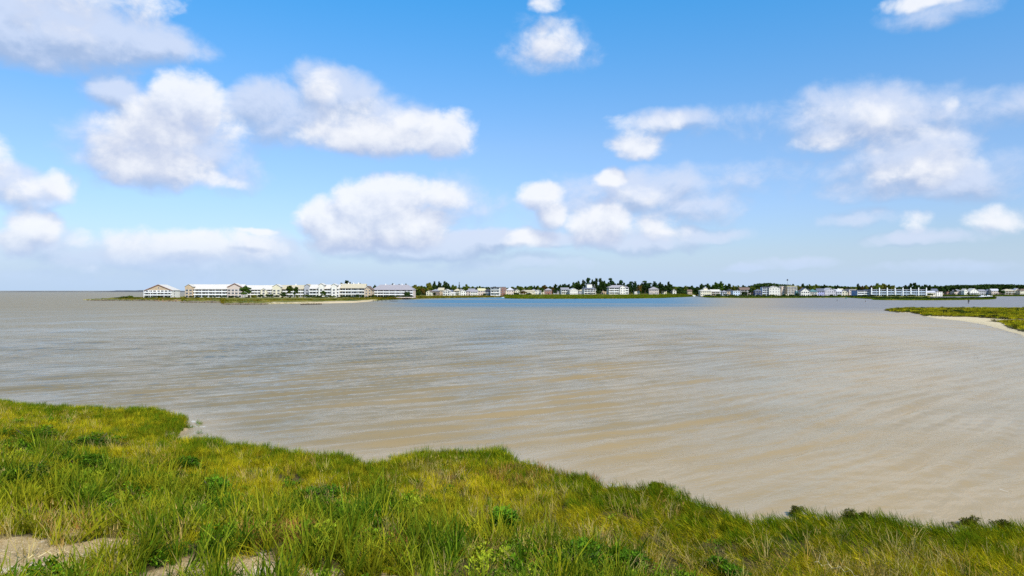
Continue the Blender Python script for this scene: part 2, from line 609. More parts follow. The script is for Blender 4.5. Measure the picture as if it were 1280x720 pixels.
def near_pix(x, y, z, px, py, rx, ry):
    """soft patch centred on the spot of ground seen at px,py (radius in metres rx across, ry deep)"""
    gx, gy = ground_pt(px, py, z)
    return np.exp(-(((x - gx) / rx) ** 2 + ((y - gy) / ry) ** 2))


def bank_z(x, y, s=None):
    if s is None: s = bank_s(x, y)
    z = np.where(s < 0, -0.02 + s * 0.10, 0.0)
    z = z + sstep(s, 0.0, 0.7) * 0.28
    z = z + 2.05 * sstep(s, 5, 21) + vnoise(x, y, 6.0, 3, 1) * 0.5 * sstep(s, 2, 10) + vnoise(x, y, 0.9, 4, 2) * 0.14 * sstep(s, 0.3, 2)
    z = z - .30 * np.minimum(cove_mask(x, y), 1) * (s > -.5)
    return np.maximum(z, -1.2)


BARE = [  # bare sand in the dune: picture spot, size in metres, strength
    (45, 724, 1.4, 1.6, 1.3), (112, 700, .9, 1.3, 1.1), (-15, 715, 1.5, 2.0, 1.2), (92, 668, .7, .5, .8), (300, 734, 1.1, 1.1, 1.0), (225, 738, 1.0, 1.4, .8), (160, 700, .8, .8, .6), (590, 660, .6, .4, .7),
    (520, 705, .8, .7, .7), (395, 730, .8, 1.0, .7), (545, 655, .4, .3, .5), (500, 740, 1.5, 1.4, .8), (-60, 700, 2, 1.2, 1)]


def bare_mask(x, y):
    b = np.zeros(np.shape(x))
    for px, py, rx, ry, w in BARE:
        b = np.maximum(b, w * near_pix(x, y, 1.7, px, py, rx, ry))
    return b


# sand openings along the water's edge where beach shows
COVES = [(264, 536, 2.3, 4.2, 1.4), (462, 567, 2.2, 1.0, 1.2), (710, 583, 1.7, .8, .9), (385, 559, 2.5, .6, .6), (890, 619, 1.0, .5, .8), (945, 634, 1.0, .5, .7), (1180, 650, 1.3, .7, 1.0), (560, 563, .9, .7, .8), (830, 604, .6, .5, .6), (1030, 640, .9, .5, .7), (150, 510, 1.2, 1.6, .8), (40, 504, 2, 1.5, .8)]


def cove_mask(x, y):
    b = np.zeros(np.shape(x))
    for px, py, rx, ry, w in COVES:
        b = np.maximum(b, w * near_pix(x, y, 0.2, px, py, rx, ry))
    return b


def soil_mat(name='dune_soil', sa=(0.34, 0.22, 0.08), sb=(0.58, 0.43, 0.23)):
    m, t, out = new_mat(name)
    tc = t.new('ShaderNodeTexCoord')
    p = tc.outputs['Object']
    sand_a = t.new('ShaderNodeAttribute', attribute_name='sand').outputs['Fac']
    n = t.noise(p, 1.4, detail=6, rough=0.65)
    n2 = t.noise(p, 14.0, detail=4, rough=0.7)
    soil = t.mix(n2, (0.025, 0.02, 0.005), (0.12, 0.085, 0.02))
    sand = t.mix(t.mapr(n2, 0.3, 0.7), sa, sb)
    sand = t.mix(t.mapr(t.noise(p, .9, detail=7, rough=0.7), 0.57, 0.66), sand, (0.70, 0.58, 0.40))
    f = t.mapr(t.math('ADD', sand_a, t.math('MULTIPLY_ADD', n, 0.8, -0.4)), 0.25, 0.6)
    z = t.sep(p)[2]
    wet = t.mapr(z, -0.03, 0.10, 1.0, 0.0)
    c = t.mix(f, soil, sand)
    c = t.mix(wet, c, (0.30, 0.23, 0.15))
    bp = t.new('ShaderNodeBump'); bp.inputs['Strength'].default_value = 0.9; bp.inputs['Distance'].default_value = 0.06
    t.put(bp.inputs['Height'], t.math('ADD', n2, t.math('MULTIPLY', t.noise(p, 45.0, detail=3), 0.5)))
    principled(t, out, c, t.mapr(wet, 0, 1, 0.9, 0.35), normal=bp.outputs[0], spec=0.35)
    return m


M['soil'] = soil_mat()
gx = np.linspace(-74, 58, 560); gy = np.linspace(-11, 68, 340)
X, Y = np.meshgrid(gx, gy)
S = bank_s(X, Y)
Z = bank_z(X, Y, S)
bm_ = bare_mask(X, Y)
Z = Z - 0.12 * bm_
sandv = np.maximum(bm_, np.where(S < .5, 0.9 - 1.2 * np.clip(S, 0, .5), 0))
sandv = np.maximum(sandv, cove_mask(X, Y))
me = np_mesh('bank_ground', np.stack([X, Y, Z], -1).reshape(-1, 3), grid_faces(*X.shape), M['soil'], attrs={'sand': sandv.ravel()})
setp(link('ground', me), kind='structure')


# ------------------------------------------------------------------ grass clumps as geometry-node instances
def clump(name, mat, n, h, spread, wid, lean=0.35, segs=3, hv=0.35, droop=0.25, seedhead=0.0, up_bias=0.0):
    vs = []; fs = []; tone = []
    r = np.random.default_rng(hash(name) % 1000 if False else sum(map(ord, name)))
    for i in range(n):
        a = r.uniform(0, 2 * math.pi); rad = spread * math.sqrt(r.random())
        bx, by = rad * math.cos(a), rad * math.sin(a)
        H = h * (1 + r.uniform(-hv, hv)); w = wid * r.uniform(0.7, 1.3)
        la = a + r.uniform(-1.0, 1.0)
        L = H * lean * r.uniform(0.3, 1.4)
        fx, fy = math.cos(la + math.pi / 2 + r.uniform(-.8, .8)), math.sin(la + math.pi / 2)
        b = len(vs); tn = r.random()
        for k in range(segs + 1):
            t = k / segs
            cx = bx + math.cos(la) * L * t ** 1.7; cy = by + math.sin(la) * L * t ** 1.7
            cz = H * (t - droop * t ** 3)
            ww = w * (1 - t) ** 0.6 * 0.5
            if k == segs:
                vs.append((cx, cy, cz)); tone.append(tn)
            else:
                vs.append((cx - fx * ww, cy - fy * ww, cz)); vs.append((cx + fx * ww, cy + fy * ww, cz)); tone += [tn, tn]
        for k in range(segs - 1):
            fs.append((b + 2 * k, b + 2 * k + 1, b + 2 * k + 3)); fs.append((b + 2 * k, b + 2 * k + 3, b + 2 * k + 2))
        k = segs - 1
        fs.append((b + 2 * k, b + 2 * k + 1, b + 2 * k + 2))
        if r.random() < seedhead:
            x, y, z = vs[-1]
            q = len(vs)
            sw = wid * .8
            vs += [(x - sw, y, z - 0.03), (x + sw, y, z - 0.03), (x + 0.02, y, z + h * 0.16), (x, y - sw, z), (x, y + sw, z)]
            tone += [.5] * 5
            fs += [(q, q + 1, q + 2), (q + 3, q + 4, q + 2)]
    me = np_mesh(name, vs, fs, mat, smooth=True, attrs={'tone': tone})
    return bpy.data.objects.new(name + '_source', me)      # never linked: only a source for instances


def leafy(name, mat, n, h, spread, leaf):
    """leaves spread over several uneven lobes"""
    r = np.random.default_rng(random.randrange(9999))
    lobes = []
    for i in range(9):
        a = r.uniform(0, 6.283); q = spread * r.uniform(.1, .75)
        rr = spread * r.uniform(.3, .55)
        lobes.append((q * math.cos(a), q * math.sin(a), h * r.uniform(.2, .78), rr))
    vs = []; fs = []; tone = []
    for i in range(n):
        lx, ly, lz, lr = lobes[r.integers(0, 9)]
        d = Vector(r.normal(size=3)).normalized()
        q = lr * r.uniform(.3, 1.1)
        c = Vector((lx + d.x * q, ly + d.y * q, max(.02, lz + d.z * q * .8)))
        g = (d + Vector(r.normal(size=3)) * .7 + Vector((0, 0, .5))).normalized()
        s = g.cross(Vector(r.normal(size=3))).normalized()
        L = leaf * r.uniform(.5, 1.5)
        b = len(vs)
        vs += [c, c + g * L * .5 + s * L * .2, c + g * L, c + g * L * .5 - s * L * .2]
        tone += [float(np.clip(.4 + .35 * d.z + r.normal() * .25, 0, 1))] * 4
        fs += [(b, b + 1, b + 2), (b, b + 2, b + 3)]
    return np_mesh(name, vs, fs, mat, smooth=False, attrs={'tone': tone})


def scatter(name, pts, rots, scales, idx, sources, label=None, parent=None):
    """one object: points that carry an instance of one of the clump meshes each"""
    n = len(pts)
    me = bpy.data.meshes.new(name)
    me.vertices.add(n)
    me.vertices.foreach_set('co', np.asarray(pts, np.float32).ravel())
    a = me.attributes.new('rot', 'FLOAT_VECTOR', 'POINT'); a.data.foreach_set('vector', np.asarray(rots, np.float32).ravel())
    a = me.attributes.new('scl', 'FLOAT', 'POINT'); a.data.foreach_set('value', np.asarray(scales, np.float32))
    a = me.attributes.new('pick', 'INT', 'POINT'); a.data.foreach_set('value', np.asarray(idx, np.int32))
    ob = link(name, me, parent)
    g = bpy.data.node_groups.new(name + '_scatter', 'GeometryNodeTree')
    g.interface.new_socket('Geometry', in_out='INPUT', socket_type='NodeSocketGeometry')
    g.interface.new_socket('Geometry', in_out='OUTPUT', socket_type='NodeSocketGeometry')
    gi = g.nodes.new('NodeGroupInput'); go = g.nodes.new('NodeGroupOutput')
    iop = g.nodes.new('GeometryNodeInstanceOnPoints')
    g2i = g.nodes.new('GeometryNodeGeometryToInstance')
    for s in reversed(sources):
        oi = g.nodes.new('GeometryNodeObjectInfo'); oi.inputs['Object'].default_value = s
        g.links.new(oi.outputs['Geometry'], g2i.inputs[0])

    def named(nm, tp):
        nd = g.nodes.new('GeometryNodeInputNamedAttribute'); nd.data_type = tp; nd.inputs['Name'].default_value = nm
        return nd.outputs[0]
    e2r = g.nodes.new('FunctionNodeEulerToRotation')
    g.links.new(named('rot', 'FLOAT_VECTOR'), e2r.inputs[0])
    g.links.new(gi.outputs[0], iop.inputs['Points'])
    g.links.new(g2i.outputs[0], iop.inputs['Instance'])
    iop.inputs['Pick Instance'].default_value = True
    g.links.new(named('pick', 'INT'), iop.inputs['Instance Index'])
    g.links.new(e2r.outputs[0], iop.inputs['Rotation'])
    g.links.new(named('scl', 'FLOAT'), iop.inputs['Scale'])
    g.links.new(iop.outputs[0], go.inputs[0])
    md = ob.modifiers.new('scatter', 'NODES'); md.node_group = g
    setp(ob, label=label, kind='stuff')
    return ob


SRC = {
    'marsh': [clump('marsh_a', M['marsh_grass'], 46, .50, .26, .016, .5), clump('marsh_b', M['marsh_grass'], 40, .42, .28, .018, .8), clump('marsh_c', M['marsh_grass'], 44, .56, .24, .015, .6)],
    'shore': [clump('shore_a', M['shore_grass'], 46, .50, .25, .017, .35), clump('shore_b', M['shore_grass'], 44, .60, .25, .018, .3)],
    'reed': [clump('reed_a', M['reed'], 16, .85, .18, .040, .5, 4), clump('reed_b', M['reed'], 18, .7, .2, .036, .7, 4), clump('reed_c', M['reed'], 11, 1.15, .16, .046, .4, 4, droop=.2)],
    'straw': [clump('straw_a', M['straw'], 12, .85, .25, .016, .5, 3, seedhead=.5), clump('straw_b', M['straw'], 9, .65, .3, .018, 1.0, 3, seedhead=.3)],
    'rust': [clump('rust_a', M['rust_grass'], 26, .55, .25, .016, .6)],
}


def jitter_pts(x0, x1, y0, y1, dens):
    n = int((x1 - x0) * (y1 - y0) * dens)
    return RNG.uniform(x0, x1, n), RNG.uniform(y0, y1, n)


def in_view(x, y, mx=5.0):
    return (np.abs(x) < 0.75 * y + mx) & (y > 13.5)


def bank_scatter(name, dens, prob, srcs, smin, smax, lean=(0, 0), tilt=0.15, label=None):
    x, y = jitter_pts(-55, 40, 13, 64, dens)
    k = in_view(x, y); x = x[k]; y = y[k]
    s = bank_s(x, y)
    p = prob(x, y, s)
    k = RNG.random(len(x)) < p
    x = x[k]; y = y[k]; s = s[k]
    z = bank_z(x, y, s) - 0.12 * bare_mask(x, y) - 0.02
    n = len(x)
    tx = RNG.normal(0, tilt, n) + (lean[0](x, y, s) if callable(lean[0]) else lean[0])
    ty = RNG.normal(0, tilt, n) + (lean[1](x, y, s) if callable(lean[1]) else lean[1])
    # euler XYZ: spin about own axis first is not possible, so tilts come after spin through small angles
    spin = RNG.uniform(0, 6.283, n)
    # want: R = Tilt * Spin ; tilt axis (tx about x, ty about y) applied after the spin
    cs, sn = np.cos(spin), np.sin(spin)
    rots = np.stack([tx * cs + ty * sn, -tx * sn + ty * cs, spin], -1)   # first-order equivalent
    sc = RNG.uniform(smin, smax, n)
    idx = RNG.integers(0, len(srcs), n)
    return scatter(name, np.stack([x, y, z], -1), rots, sc, idx, srcs, label)


def reed_zone(x, y, s):
    """tall green reeds: nearer part of the dune, left and centre"""
    # far limit of the reeds runs from far on the left to close on the right
    lim = np.interp(x, [-34, -22, -14, -9, -5, 0, 4, 8], [42, 37, 31, 27.5, 26.5, 23, 20.5, 18.0])
    v = sstep(lim + vnoise(x, y, 3.5, 3, 91) * 7 - y, -1.0, 2.0)
    v = v * (1 - .75 * near_pix(x, y, 1.5, 560, 640, 1.5, 1.2)) * (1 - .7 * near_pix(x, y, 1.7, 230, 650, 1.5, 1.2))
    return np.clip(v, 0, 1) * sstep(s, 4.5, 7.5)


def right_lean(x, y, s):
    return sstep(x, -2, 6)


def fr(x, y, s):
    return np.clip(1 - 1.3 * bare_mask(x, y), 0, 1)


edge = lambda x, y, s: sstep(s, 0.15, 0.8) * np.clip(1 - cove_mask(x, y), 0, 1)
bank_scatter('marsh_grass', 30, lambda x, y, s: edge(x, y, s) * fr(x, y, s) * (1 - 0.85 * reed_zone(x, y, s)) * np.clip(.62 + vnoise(x, y, .8, 2, 78) * 2.2, .12, 1), SRC['marsh'], .35, 1.0,
             lean=(lambda x, y, s: 0.30 * right_lean(x, y, s), lambda x, y, s: -0.95 * right_lean(x, y, s)), tilt=.2,
             label='short yellow-green marsh grass covering the bank')
bank_scatter('shore_grass', 18, lambda x, y, s: edge(x, y, s) * np.clip(1.15 - s / 4.2 + vnoise(x, y, 4, 3, 8) * 1.4, 0.05, 1) * fr(x, y, s) * (1 - .8 * reed_zone(x, y, s)),
             SRC['shore'], .5, 1.1, lean=(lambda x, y, s: 0.15 * right_lean(x, y, s), lambda x, y, s: -0.6 * right_lean(x, y, s)), tilt=.15,
             label='darker green marsh grass lining the water edge')
bank_scatter('stray_grass', 9, lambda x, y, s: (s > -.7) * (s < .5) * np.clip(.10 + vnoise(x, y, 1.5, 2, 77) * 1.6, 0, 1), SRC['shore'], .35, .95, tilt=.25, label='stray grass stems standing in the shallow edge')
bank_scatter('reeds', 17, lambda x, y, s: reed_zone(x, y, s) * fr(x, y, s) * np.clip(.55 + vnoise(x, y, 1.3, 2, 79) * 3.4, .03, 1) * (1 - .85 * near_pix(x, y, 1.6, 372, 690, .9, 1.1)), SRC['reed'], .45, 1.35, tilt=.24,
             label='tall bright green reeds on the near dune')
bank_scatter('dry_grass', 6, lambda x, y, s: (s > 2) * np.clip(1 - .7 * bare_mask(x, y), .12, 1) * np.clip(0.20 + vnoise(x, y, 2, 3, 9) * 1.5 + 1.0 * near_pix(x, y, 1.2, 800, 668, 4.5, 1.6) + .4 * near_pix(x, y, 1, 1050, 690, 5, 1.5)
             + .8 * near_pix(x, y, 1.5, 40, 690, 3, 3) + .45 * near_pix(x, y, 1.5, 600, 690, 2.5, 1.4), 0, 1), SRC['straw'], .6, 1.1, tilt=.25,
             label='pale straw stalks with seed heads among the grass')
bank_scatter('rusty_grass', 14, lambda x, y, s: fr(x, y, s) * np.clip(1.0 * near_pix(x, y, 1.6, 372, 690, .9, 1.0) + .3 * near_pix(x, y, 1.6, 500, 690, .6, .7) + .35 * near_pix(x, y, 1.5, 130, 660, 2, .8) + .3 * near_pix(x, y, .6, 660, 590, 3, 1.5), 0, 1),
             SRC['rust'], .7, 1.2, tilt=.25, label='rust-brown dead grass tuft among green reeds')


M['herb'] = leafmat('herb', (0.015, 0.055, 0.003), (0.20, 0.36, 0.015), (0.30, 0.33, 0.02), trans=0.3)


def herb_src(nm, w, h, leaf, n):
    return bpy.data.objects.new(nm + '_source', leafy(nm, M['herb'], n, h, w, leaf))


SRC['herb'] = None
# rubble on bare sand
def stone_src(nm, seed):
    r = np.random.default_rng(seed)
    import itertools
    vs = [Vector((x, y, z)) for x, y, z in itertools.product((-1, 1), repeat=3)]
    vs = [Vector((v.x * r.uniform(.5, 1), v.y * r.uniform(.5, 1), v.z * r.uniform(.3, .7))) * .05 for v in vs]
    fs = [(0, 1, 3, 2), (4, 6, 7, 5), (0, 4, 5, 1), (2, 3, 7, 6), (0, 2, 6, 4), (1, 5, 7, 3)]
    return bpy.data.objects.new(nm + '_source', np_mesh(nm, vs, fs, M['rubble'], smooth=False))


M['rubble'] = paint('shell_rubble', (.56, .44, .28), 0.9, 0.35, 6.0)
SRC['stone'] = [stone_src('stone_a', 1), stone_src('stone_b', 2), stone_src('stone_c', 3)]
bank_scatter('rubble', 60, lambda x, y, s: np.clip((bare_mask(x, y) - .25) * .6, 0, .5), SRC['stone'], .25, .9, tilt=.5, label='pale shell and stone rubble on bare sand')

SRC['herb'] = [herb_src('herb_a', .26, .42, .085, 150), herb_src('herb_b', .34, .5, .10, 170), herb_src('herb_c', .22, .6, .075, 130)]
HERB_AT = [(42, 552), (118, 560), (105, 590), (15, 612), (232, 590), (272, 622), (320, 622), (405, 628), (442, 648), (632, 672), (728, 712), (790, 714), (905, 722)]


def by_bush(x, y):
    b = np.zeros(np.shape(x))
    for a, c in HERB_AT:
        b = np.maximum(b, near_pix(x, y, 1.2, a, c, 1.7, 1.5))
    return b


bank_scatter('herbs', 6.0, lambda x, y, s: fr(x, y, s) * np.clip(.03 + .8 * by_bush(x, y) + reed_zone(x, y, s) * .45 + vnoise(x, y, 2.2, 3, 15) * 2.2 * sstep(s, 5, 10), 0, .9) * sstep(s, 4, 8), SRC['herb'], .6, 1.3, tilt=.1,
             label='leafy dark green herbs growing among the reeds')

# individual bushes ---------------------------------------------------
def make_bush(px, py, w, h, mat, label, zg=1.0, leaf=.10, n=520, name='bush'):
    x, y = ground_pt(px, py, zg)
    for _ in range(3):
        z = float(bank_z(np.array([x]), np.array([y]))[0])
        x, y = ground_pt(px, py, z)
    e = empty(name, (x, y, z - .03), random.uniform(0, 6))
    setp(e, label, 'bush', 'bushes on the grassy bank')
    w *= 1.2; h *= 1.05 if name == 'bush' else .95
    me = leafy('leaves', mat, n, 1.0, .5, leaf / max(w, .3))
    f = link('foliage', me, e, scale=(w * random.uniform(.9, 1.7) if name == 'bush' else w, w * random.uniform(.8, 1.2), h * random.uniform(.75, 1.15)))
    st = MB()
    for i in range(7):
        a = random.uniform(0, 6.28)
        st.tube((0, 0, 0), (math.cos(a) * w * .3, math.sin(a) * w * .3, h * .75), .014, .006, 5)
    st.build('stem', M['bark'], e)
    return e


BUSHES = [
    (42, 552, 2.6, 1.1, 'bush_leaf', 'wide dark green bush on the upper left bank'),
    (118, 560, 1.7, 1.0, 'bush_leaf', 'round dark bush right of the wide dark bush'),
    (105, 590, 1.5, .9, 'bush_leaf', 'low green bush below the two dark upper left bushes'),
    (15, 612, 1.8, .9, 'bush_leaf', 'leafy green bush at the left picture edge'),
    (232, 590, 1.0, .8, 'bush_leaf', 'small dark bush standing alone before yellow grass'),
    (272, 622, 1.4, 1.0, 'bush_leaf', 'dark green bush amid reeds left of centre'),
    (405, 628, 1.5, .9, 'bush_leaf', 'broad leafy bush at the top of the central reeds'),
    (632, 672, 1.2, .95, 'bush_leaf', 'dark leafy bush right of the small sandy gap'),
    (728, 712, 1.5, .9, 'bush_leaf', 'largest leafy bush at the bottom centre of the bank'),
    (790, 714, 1.1, .7, 'bush_leaf', 'glossy green bush beneath the pale straw stalks'),
    (905, 722, 1.1, .7, 'bush_leaf', 'low green bush at the bottom edge right of centre'),
    (995, 647, .55, .45, 'dark_twig', 'small dark shrub at the waterline beyond the green bank'),
    (1062, 652, .6, .42, 'dark_twig', 'left one of two neighbouring dark shrubs by the water'),
    (1082, 652, .45, .38, 'dark_twig', 'right one of two neighbouring dark shrubs by the water'),
    (1192, 663, .9, .4, 'dark_twig', 'low spreading dark shrub near the muddy inlet'),
    (1212, 661, .6, .55, 'dark_twig', 'taller dark shrub beside the low spreading shrub'),
    (1257, 664, .8, .42, 'dark_twig', 'dark shrub on the water edge at the far right'),
    (822, 611, .6, .45, 'shore_grass', 'rounded green tuft bush on a point of the bank'),
]
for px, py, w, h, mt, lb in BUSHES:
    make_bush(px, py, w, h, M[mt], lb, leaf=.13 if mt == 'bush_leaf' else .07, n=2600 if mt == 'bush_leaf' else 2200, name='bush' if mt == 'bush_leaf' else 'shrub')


def branch(pxs, label, r=.03, zg=.9, up=.25):
    x0, y0 = ground_pt(pxs[0][0], pxs[0][1], zg)
    z0 = float(bank_z(np.array([x0]), np.array([y0]))[0])
    pts = []
    pp = []
    for i in range(len(pxs) - 1):
        for k in range(4):
            t_ = k / 4
            pp.append((pxs[i][0] + (pxs[i + 1][0] - pxs[i][0]) * t_ + random.uniform(-.5, .5), pxs[i][1] + (pxs[i + 1][1] - pxs[i][1]) * t_ + random.uniform(-.35, .35)))
    pxs = pp + [pxs[-1]]
    for i, (a, b) in enumerate(pxs):
        x, y = ground_pt(a, b, zg)
        z = float(bank_z(np.array([x]), np.array([y]))[0]) + up + .06 * math.sin(i * 2.1)
        pts.append(Vector((x - x0, y - y0, z - z0)))
    m = MB()
    n = len(pts)
    for i in range(n - 1):
        m.tube(pts[i], pts[i + 1], r * (1 - .7 * i / n), r * (1 - .7 * (i + 1) / n), 6)
    for i in range(1, n - 1, 3):
        d = Vector((random.uniform(-.3, .3), random.uniform(-.2, .3), random.uniform(.05, .25)))
        m.tube(pts[i], pts[i] + d, r * .45, r * .15, 5)
    o = m.build('driftwood_branch', M['driftwood'], None, (x0, y0, z0))
    setp(o, label, 'driftwood', 'driftwood on the bank')


branch([(1018, 690), (1035, 694), (1055, 700), (1072, 706)], 'bleached stick in the golden grass at lower right', .017, up=.36)
branch([(36, 713), (60, 704), (88, 700)], 'thin dead branch lying on the bare sand', .02, zg=1.9, up=.06)


# ------------------------------------------------------------------ water
WV = []
_r = np.random.default_rng(5)
for lam, dev, h in [(1.15, 9, .010), (1.45, -12, .012), (1.8, 7, .018), (2.15, -4, .030), (2.45, 2, .042), (2.75, -2, .046), (3.1, 4, .042), (3.5, -5, .030),
                    (4.2, 8, .016), (5.6, -10, .012), (7.5, 5, .012), (2.6, 38, .010), (1.7, -40, .008), (1.3, 55, .006)]:
    ang = math.radians(37 + dev)                          # direction along the crests
    WV.append((2 * math.pi / lam / .78 * -math.sin(ang), 2 * math.pi / lam / .78 * math.cos(ang), h * 1.08, _r.uniform(0, 6.28), lam * .78))


def wave_z(x, y):
    D = np.hypot(x, y)
    wx = x + 9 * vnoise(x, y, 60, 2, 21) + .8 * vnoise(x, y, 10, 2, 23); wy = y + 9 * vnoise(x, y, 60, 2, 22) + .8 * vnoise(x, y, 10, 2, 24)
    calm = .75 + .25 * sstep(14 - x + (y - 30) * .35, 0, 16)      # the shallows on the right lie calmer
    z = np.zeros(x.shape)
    for kx, ky, a, ph, lam in WV:
        env = np.clip(.8 + 2.4 * vnoise(x, y, 6 * lam, 2, 30 + lam), .1, 1.8) * calm
        env = env * np.clip((lam * 95 - D) / (lam * 35), 0, 1) if lam < 6 else env
        p = kx * wx + ky * wy + ph
        z += a * env * (np.sin(p) + .28 * np.sin(2 * p + .5))
    return z


def water_mat():
    m, t, out = new_mat('bay_water')
    g = t.new('ShaderNodeNewGeometry')
    p = g.outputs['Position']
    px, py, pz = t.sep(p)[:3]
    dist = t.math('POWER', t.math('ADD', t.math('MULTIPLY', px, px), t.math('MULTIPLY', py, py)), .5)
    pw = t.vmath('ADD', p, t.vmath('MULTIPLY_ADD', t.noise(p, 0.03, detail=3, color=True), (26, 26, 0), (-13, -13, 0)))
    ps = t.vmath('MULTIPLY', pw, (1, 1, 0))
    # silt: warm tan where shallow (near, to the right), greyer in the open bay
    n1 = t.noise(ps, 0.035, detail=5, rough=.6)
    shal = t.math('ADD', t.math('MULTIPLY', px, 0.012), t.math('MULTIPLY', t.math('POWER', dist, .5), -0.085))
    shal = t.mapr(t.math('ADD', shal, t.math('MULTIPLY_ADD', n1, .9, .25)), -0.55, .6)
    c = t.mix(shal, (0.262, 0.205, 0.118), (0.418, 0.284, 0.128))
    # streaky bands of stirred up silt
    rot = t.new('ShaderNodeVectorRotate'); rot.rotation_type = 'Z_AXIS'; rot.inputs['Angle'].default_value = math.radians(-33)
    t.put(rot.inputs['Vector'], ps)
    st = t.noise(t.vmath('MULTIPLY', rot.outputs[0], (.02, .16, 0)), 1.0, detail=5, rough=.65)
    c = t.mix(t.mapr(st, .38, .7, 0, .5), c, t.mix(shal, (0.175, 0.143, 0.074), (0.31, 0.215, 0.09)))
    # rougher water mirroring higher sky, painted as a blue band near the far shore
    sbear = t.math('DIVIDE', px, dist)       # sine of the bearing
    b1 = t.math('MULTIPLY', t.mapr(sbear, -.22, -.10), t.mapr(sbear, .20, .36, 1, 0))
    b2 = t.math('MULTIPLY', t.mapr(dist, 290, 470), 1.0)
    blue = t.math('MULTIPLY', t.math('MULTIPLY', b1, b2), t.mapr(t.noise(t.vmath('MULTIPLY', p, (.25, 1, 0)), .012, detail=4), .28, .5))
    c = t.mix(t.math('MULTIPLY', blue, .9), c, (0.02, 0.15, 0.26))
    # the open bay beyond the blue band on the right is dull violet grey
    vi = t.math('MULTIPLY', t.mapr(sbear, .28, .42), t.mapr(dist, 250, 420))
    c = t.mix(t.math('MULTIPLY', vi, .8), c, (0.17, 0.165, 0.175))
    # foam flecks
    rgt = t.math('MULTIPLY', t.mapr(px, 4, 16), t.mapr(dist, 75, 45, 0, 1))
    f1 = t.noise(ps, 0.9, detail=5, rough=.7, dist=1.2)
    f2 = t.noise(ps, 0.16, detail=2)
    foam = t.math('MULTIPLY', t.mapr(f1, .65, .72), t.mapr(f2, .52, .62))
    foam = t.math('MULTIPLY', foam, t.mapr(rgt, 0, 1, .0, .5))
    c = t.mix(foam, c, (.66, .61, .52))
    sh = t.new('ShaderNodeAttribute', attribute_name='shore').outputs['Fac']
    c = t.mix(t.mapr(t.math('ADD', sh, t.math('MULTIPLY_ADD', n1, 2.0, -1.0)), 0.0, 3.0, .55, 0), c, (0.42, 0.31, 0.18))
    line = t.math('ABSOLUTE', t.math('SUBTRACT', t.math('ADD', sh, t.math('MULTIPLY_ADD', t.noise(p, .8, detail=4), 2.4, -1.2)), .35))
    line = t.math('MULTIPLY', t.mapr(line, .02, .16, 1, 0), t.mapr(t.noise(p, .35, detail=3), .47, .58))
    c = t.mix(t.math('MULTIPLY', line, .75), c, (.74, .70, .62))
    # small ripples as bump: three sizes, the finest die away with distance
    r1 = t.vmath('MULTIPLY', rot.outputs[0], (.30, 1.3, 0))
    h1 = t.noise(r1, 1.0, detail=4, rough=.55, dist=.4)
    h2 = t.noise(r1, 4.5, detail=3, rough=.6, dist=.3)
    h3 = t.noise(t.vmath('MULTIPLY', rot.outputs[0], (.10, .32, 0)), 1.0, detail=6, rough=.62)
    h1 = t.math('SUBTRACT', 1.0, t.math('ABSOLUTE', t.math('MULTIPLY_ADD', h1, 2.0, -1.0)))
    h = t.math('ADD', t.math('MULTIPLY', h1, t.mapr(dist, 40, 200, .05, .28, 'LINEAR')), t.math('MULTIPLY', h2, t.mapr(dist, 20, 160, .045, .01, 'LINEAR')))
    h = t.math('ADD', h, t.math('MULTIPLY', h3, t.mapr(dist, 60, 500, .06, .5, 'LINEAR')))
    bp = t.new('ShaderNodeBump'); bp.inputs['Strength'].default_value = .75; bp.inputs['Distance'].default_value = 1.0
    t.put(bp.inputs['Height'], h)
    rough = t.mapr(dist, 30, 500, .12, .42, 'LINEAR')
    rough = t.math('ADD', rough, t.math('MULTIPLY', foam, .5))
    # turbid water: light scattered back from below the surface does not follow the ripples, the mirror image does
    df = t.new('ShaderNodeBsdfDiffuse')
    t.put(df.inputs[0], c); t.put(df.inputs['Normal'], t.combine(0.0, 0.0, 1.0))
    gl = t.new('ShaderNodeBsdfGlossy')
    t.put(gl.inputs[0], (1, .95, .87)); t.put(gl.inputs['Roughness'], rough); t.l.new(bp.outputs[0], gl.inputs['Normal'])
    fn = t.new('ShaderNodeFresnel'); fn.inputs['IOR'].default_value = 1.333
    t.l.new(bp.outputs[0], fn.inputs['Normal'])
    # waves hide part of one another towards the horizon, which holds the mirror image back
    f = t.math('MULTIPLY', fn.outputs[0], t.mapr(dist, 20, 500, .88, .41))
    f = t.math('MULTIPLY', f, t.math('SUBTRACT', 1.0, foam))
    mx = t.new('ShaderNodeMixShader')
    t.put(mx.inputs[0], f); t.l.new(df.outputs[0], mx.inputs[1]); t.l.new(gl.outputs[0], mx.inputs[2])
    t.l.new(mx.outputs[0], out.inputs[0])
    return m


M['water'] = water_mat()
NR, NA = 620, 640
R = np.geomspace(17, 420, NR)
A = np.linspace(-math.radians(52), math.radians(52), NA)
RR, AA = np.meshgrid(R, A, indexing='ij')
WX = RR * np.sin(AA); WY = RR * np.cos(AA)
WZ = wave_z(WX, WY)
s_ = -bank_s(WX, WY)
WZ = WZ * np.clip(.25 + s_ / 9, .12, 1)      # waves flatten over the shallows
edgef = np.minimum(1, np.minimum((420 - RR) / 60, 1)).clip(0, 1)
WZ *= edgef
ang_edge = np.clip((math.radians(52) - np.abs(AA)) / math.radians(3), 0, 1)
WZ *= ang_edge
k0 = np.clip((RR - 17) / 2, 0, 1)
WZ *= k0
vs = np.stack([WX, WY, WZ], -1).reshape(-1, 3)
fs = grid_faces(NR, NA)
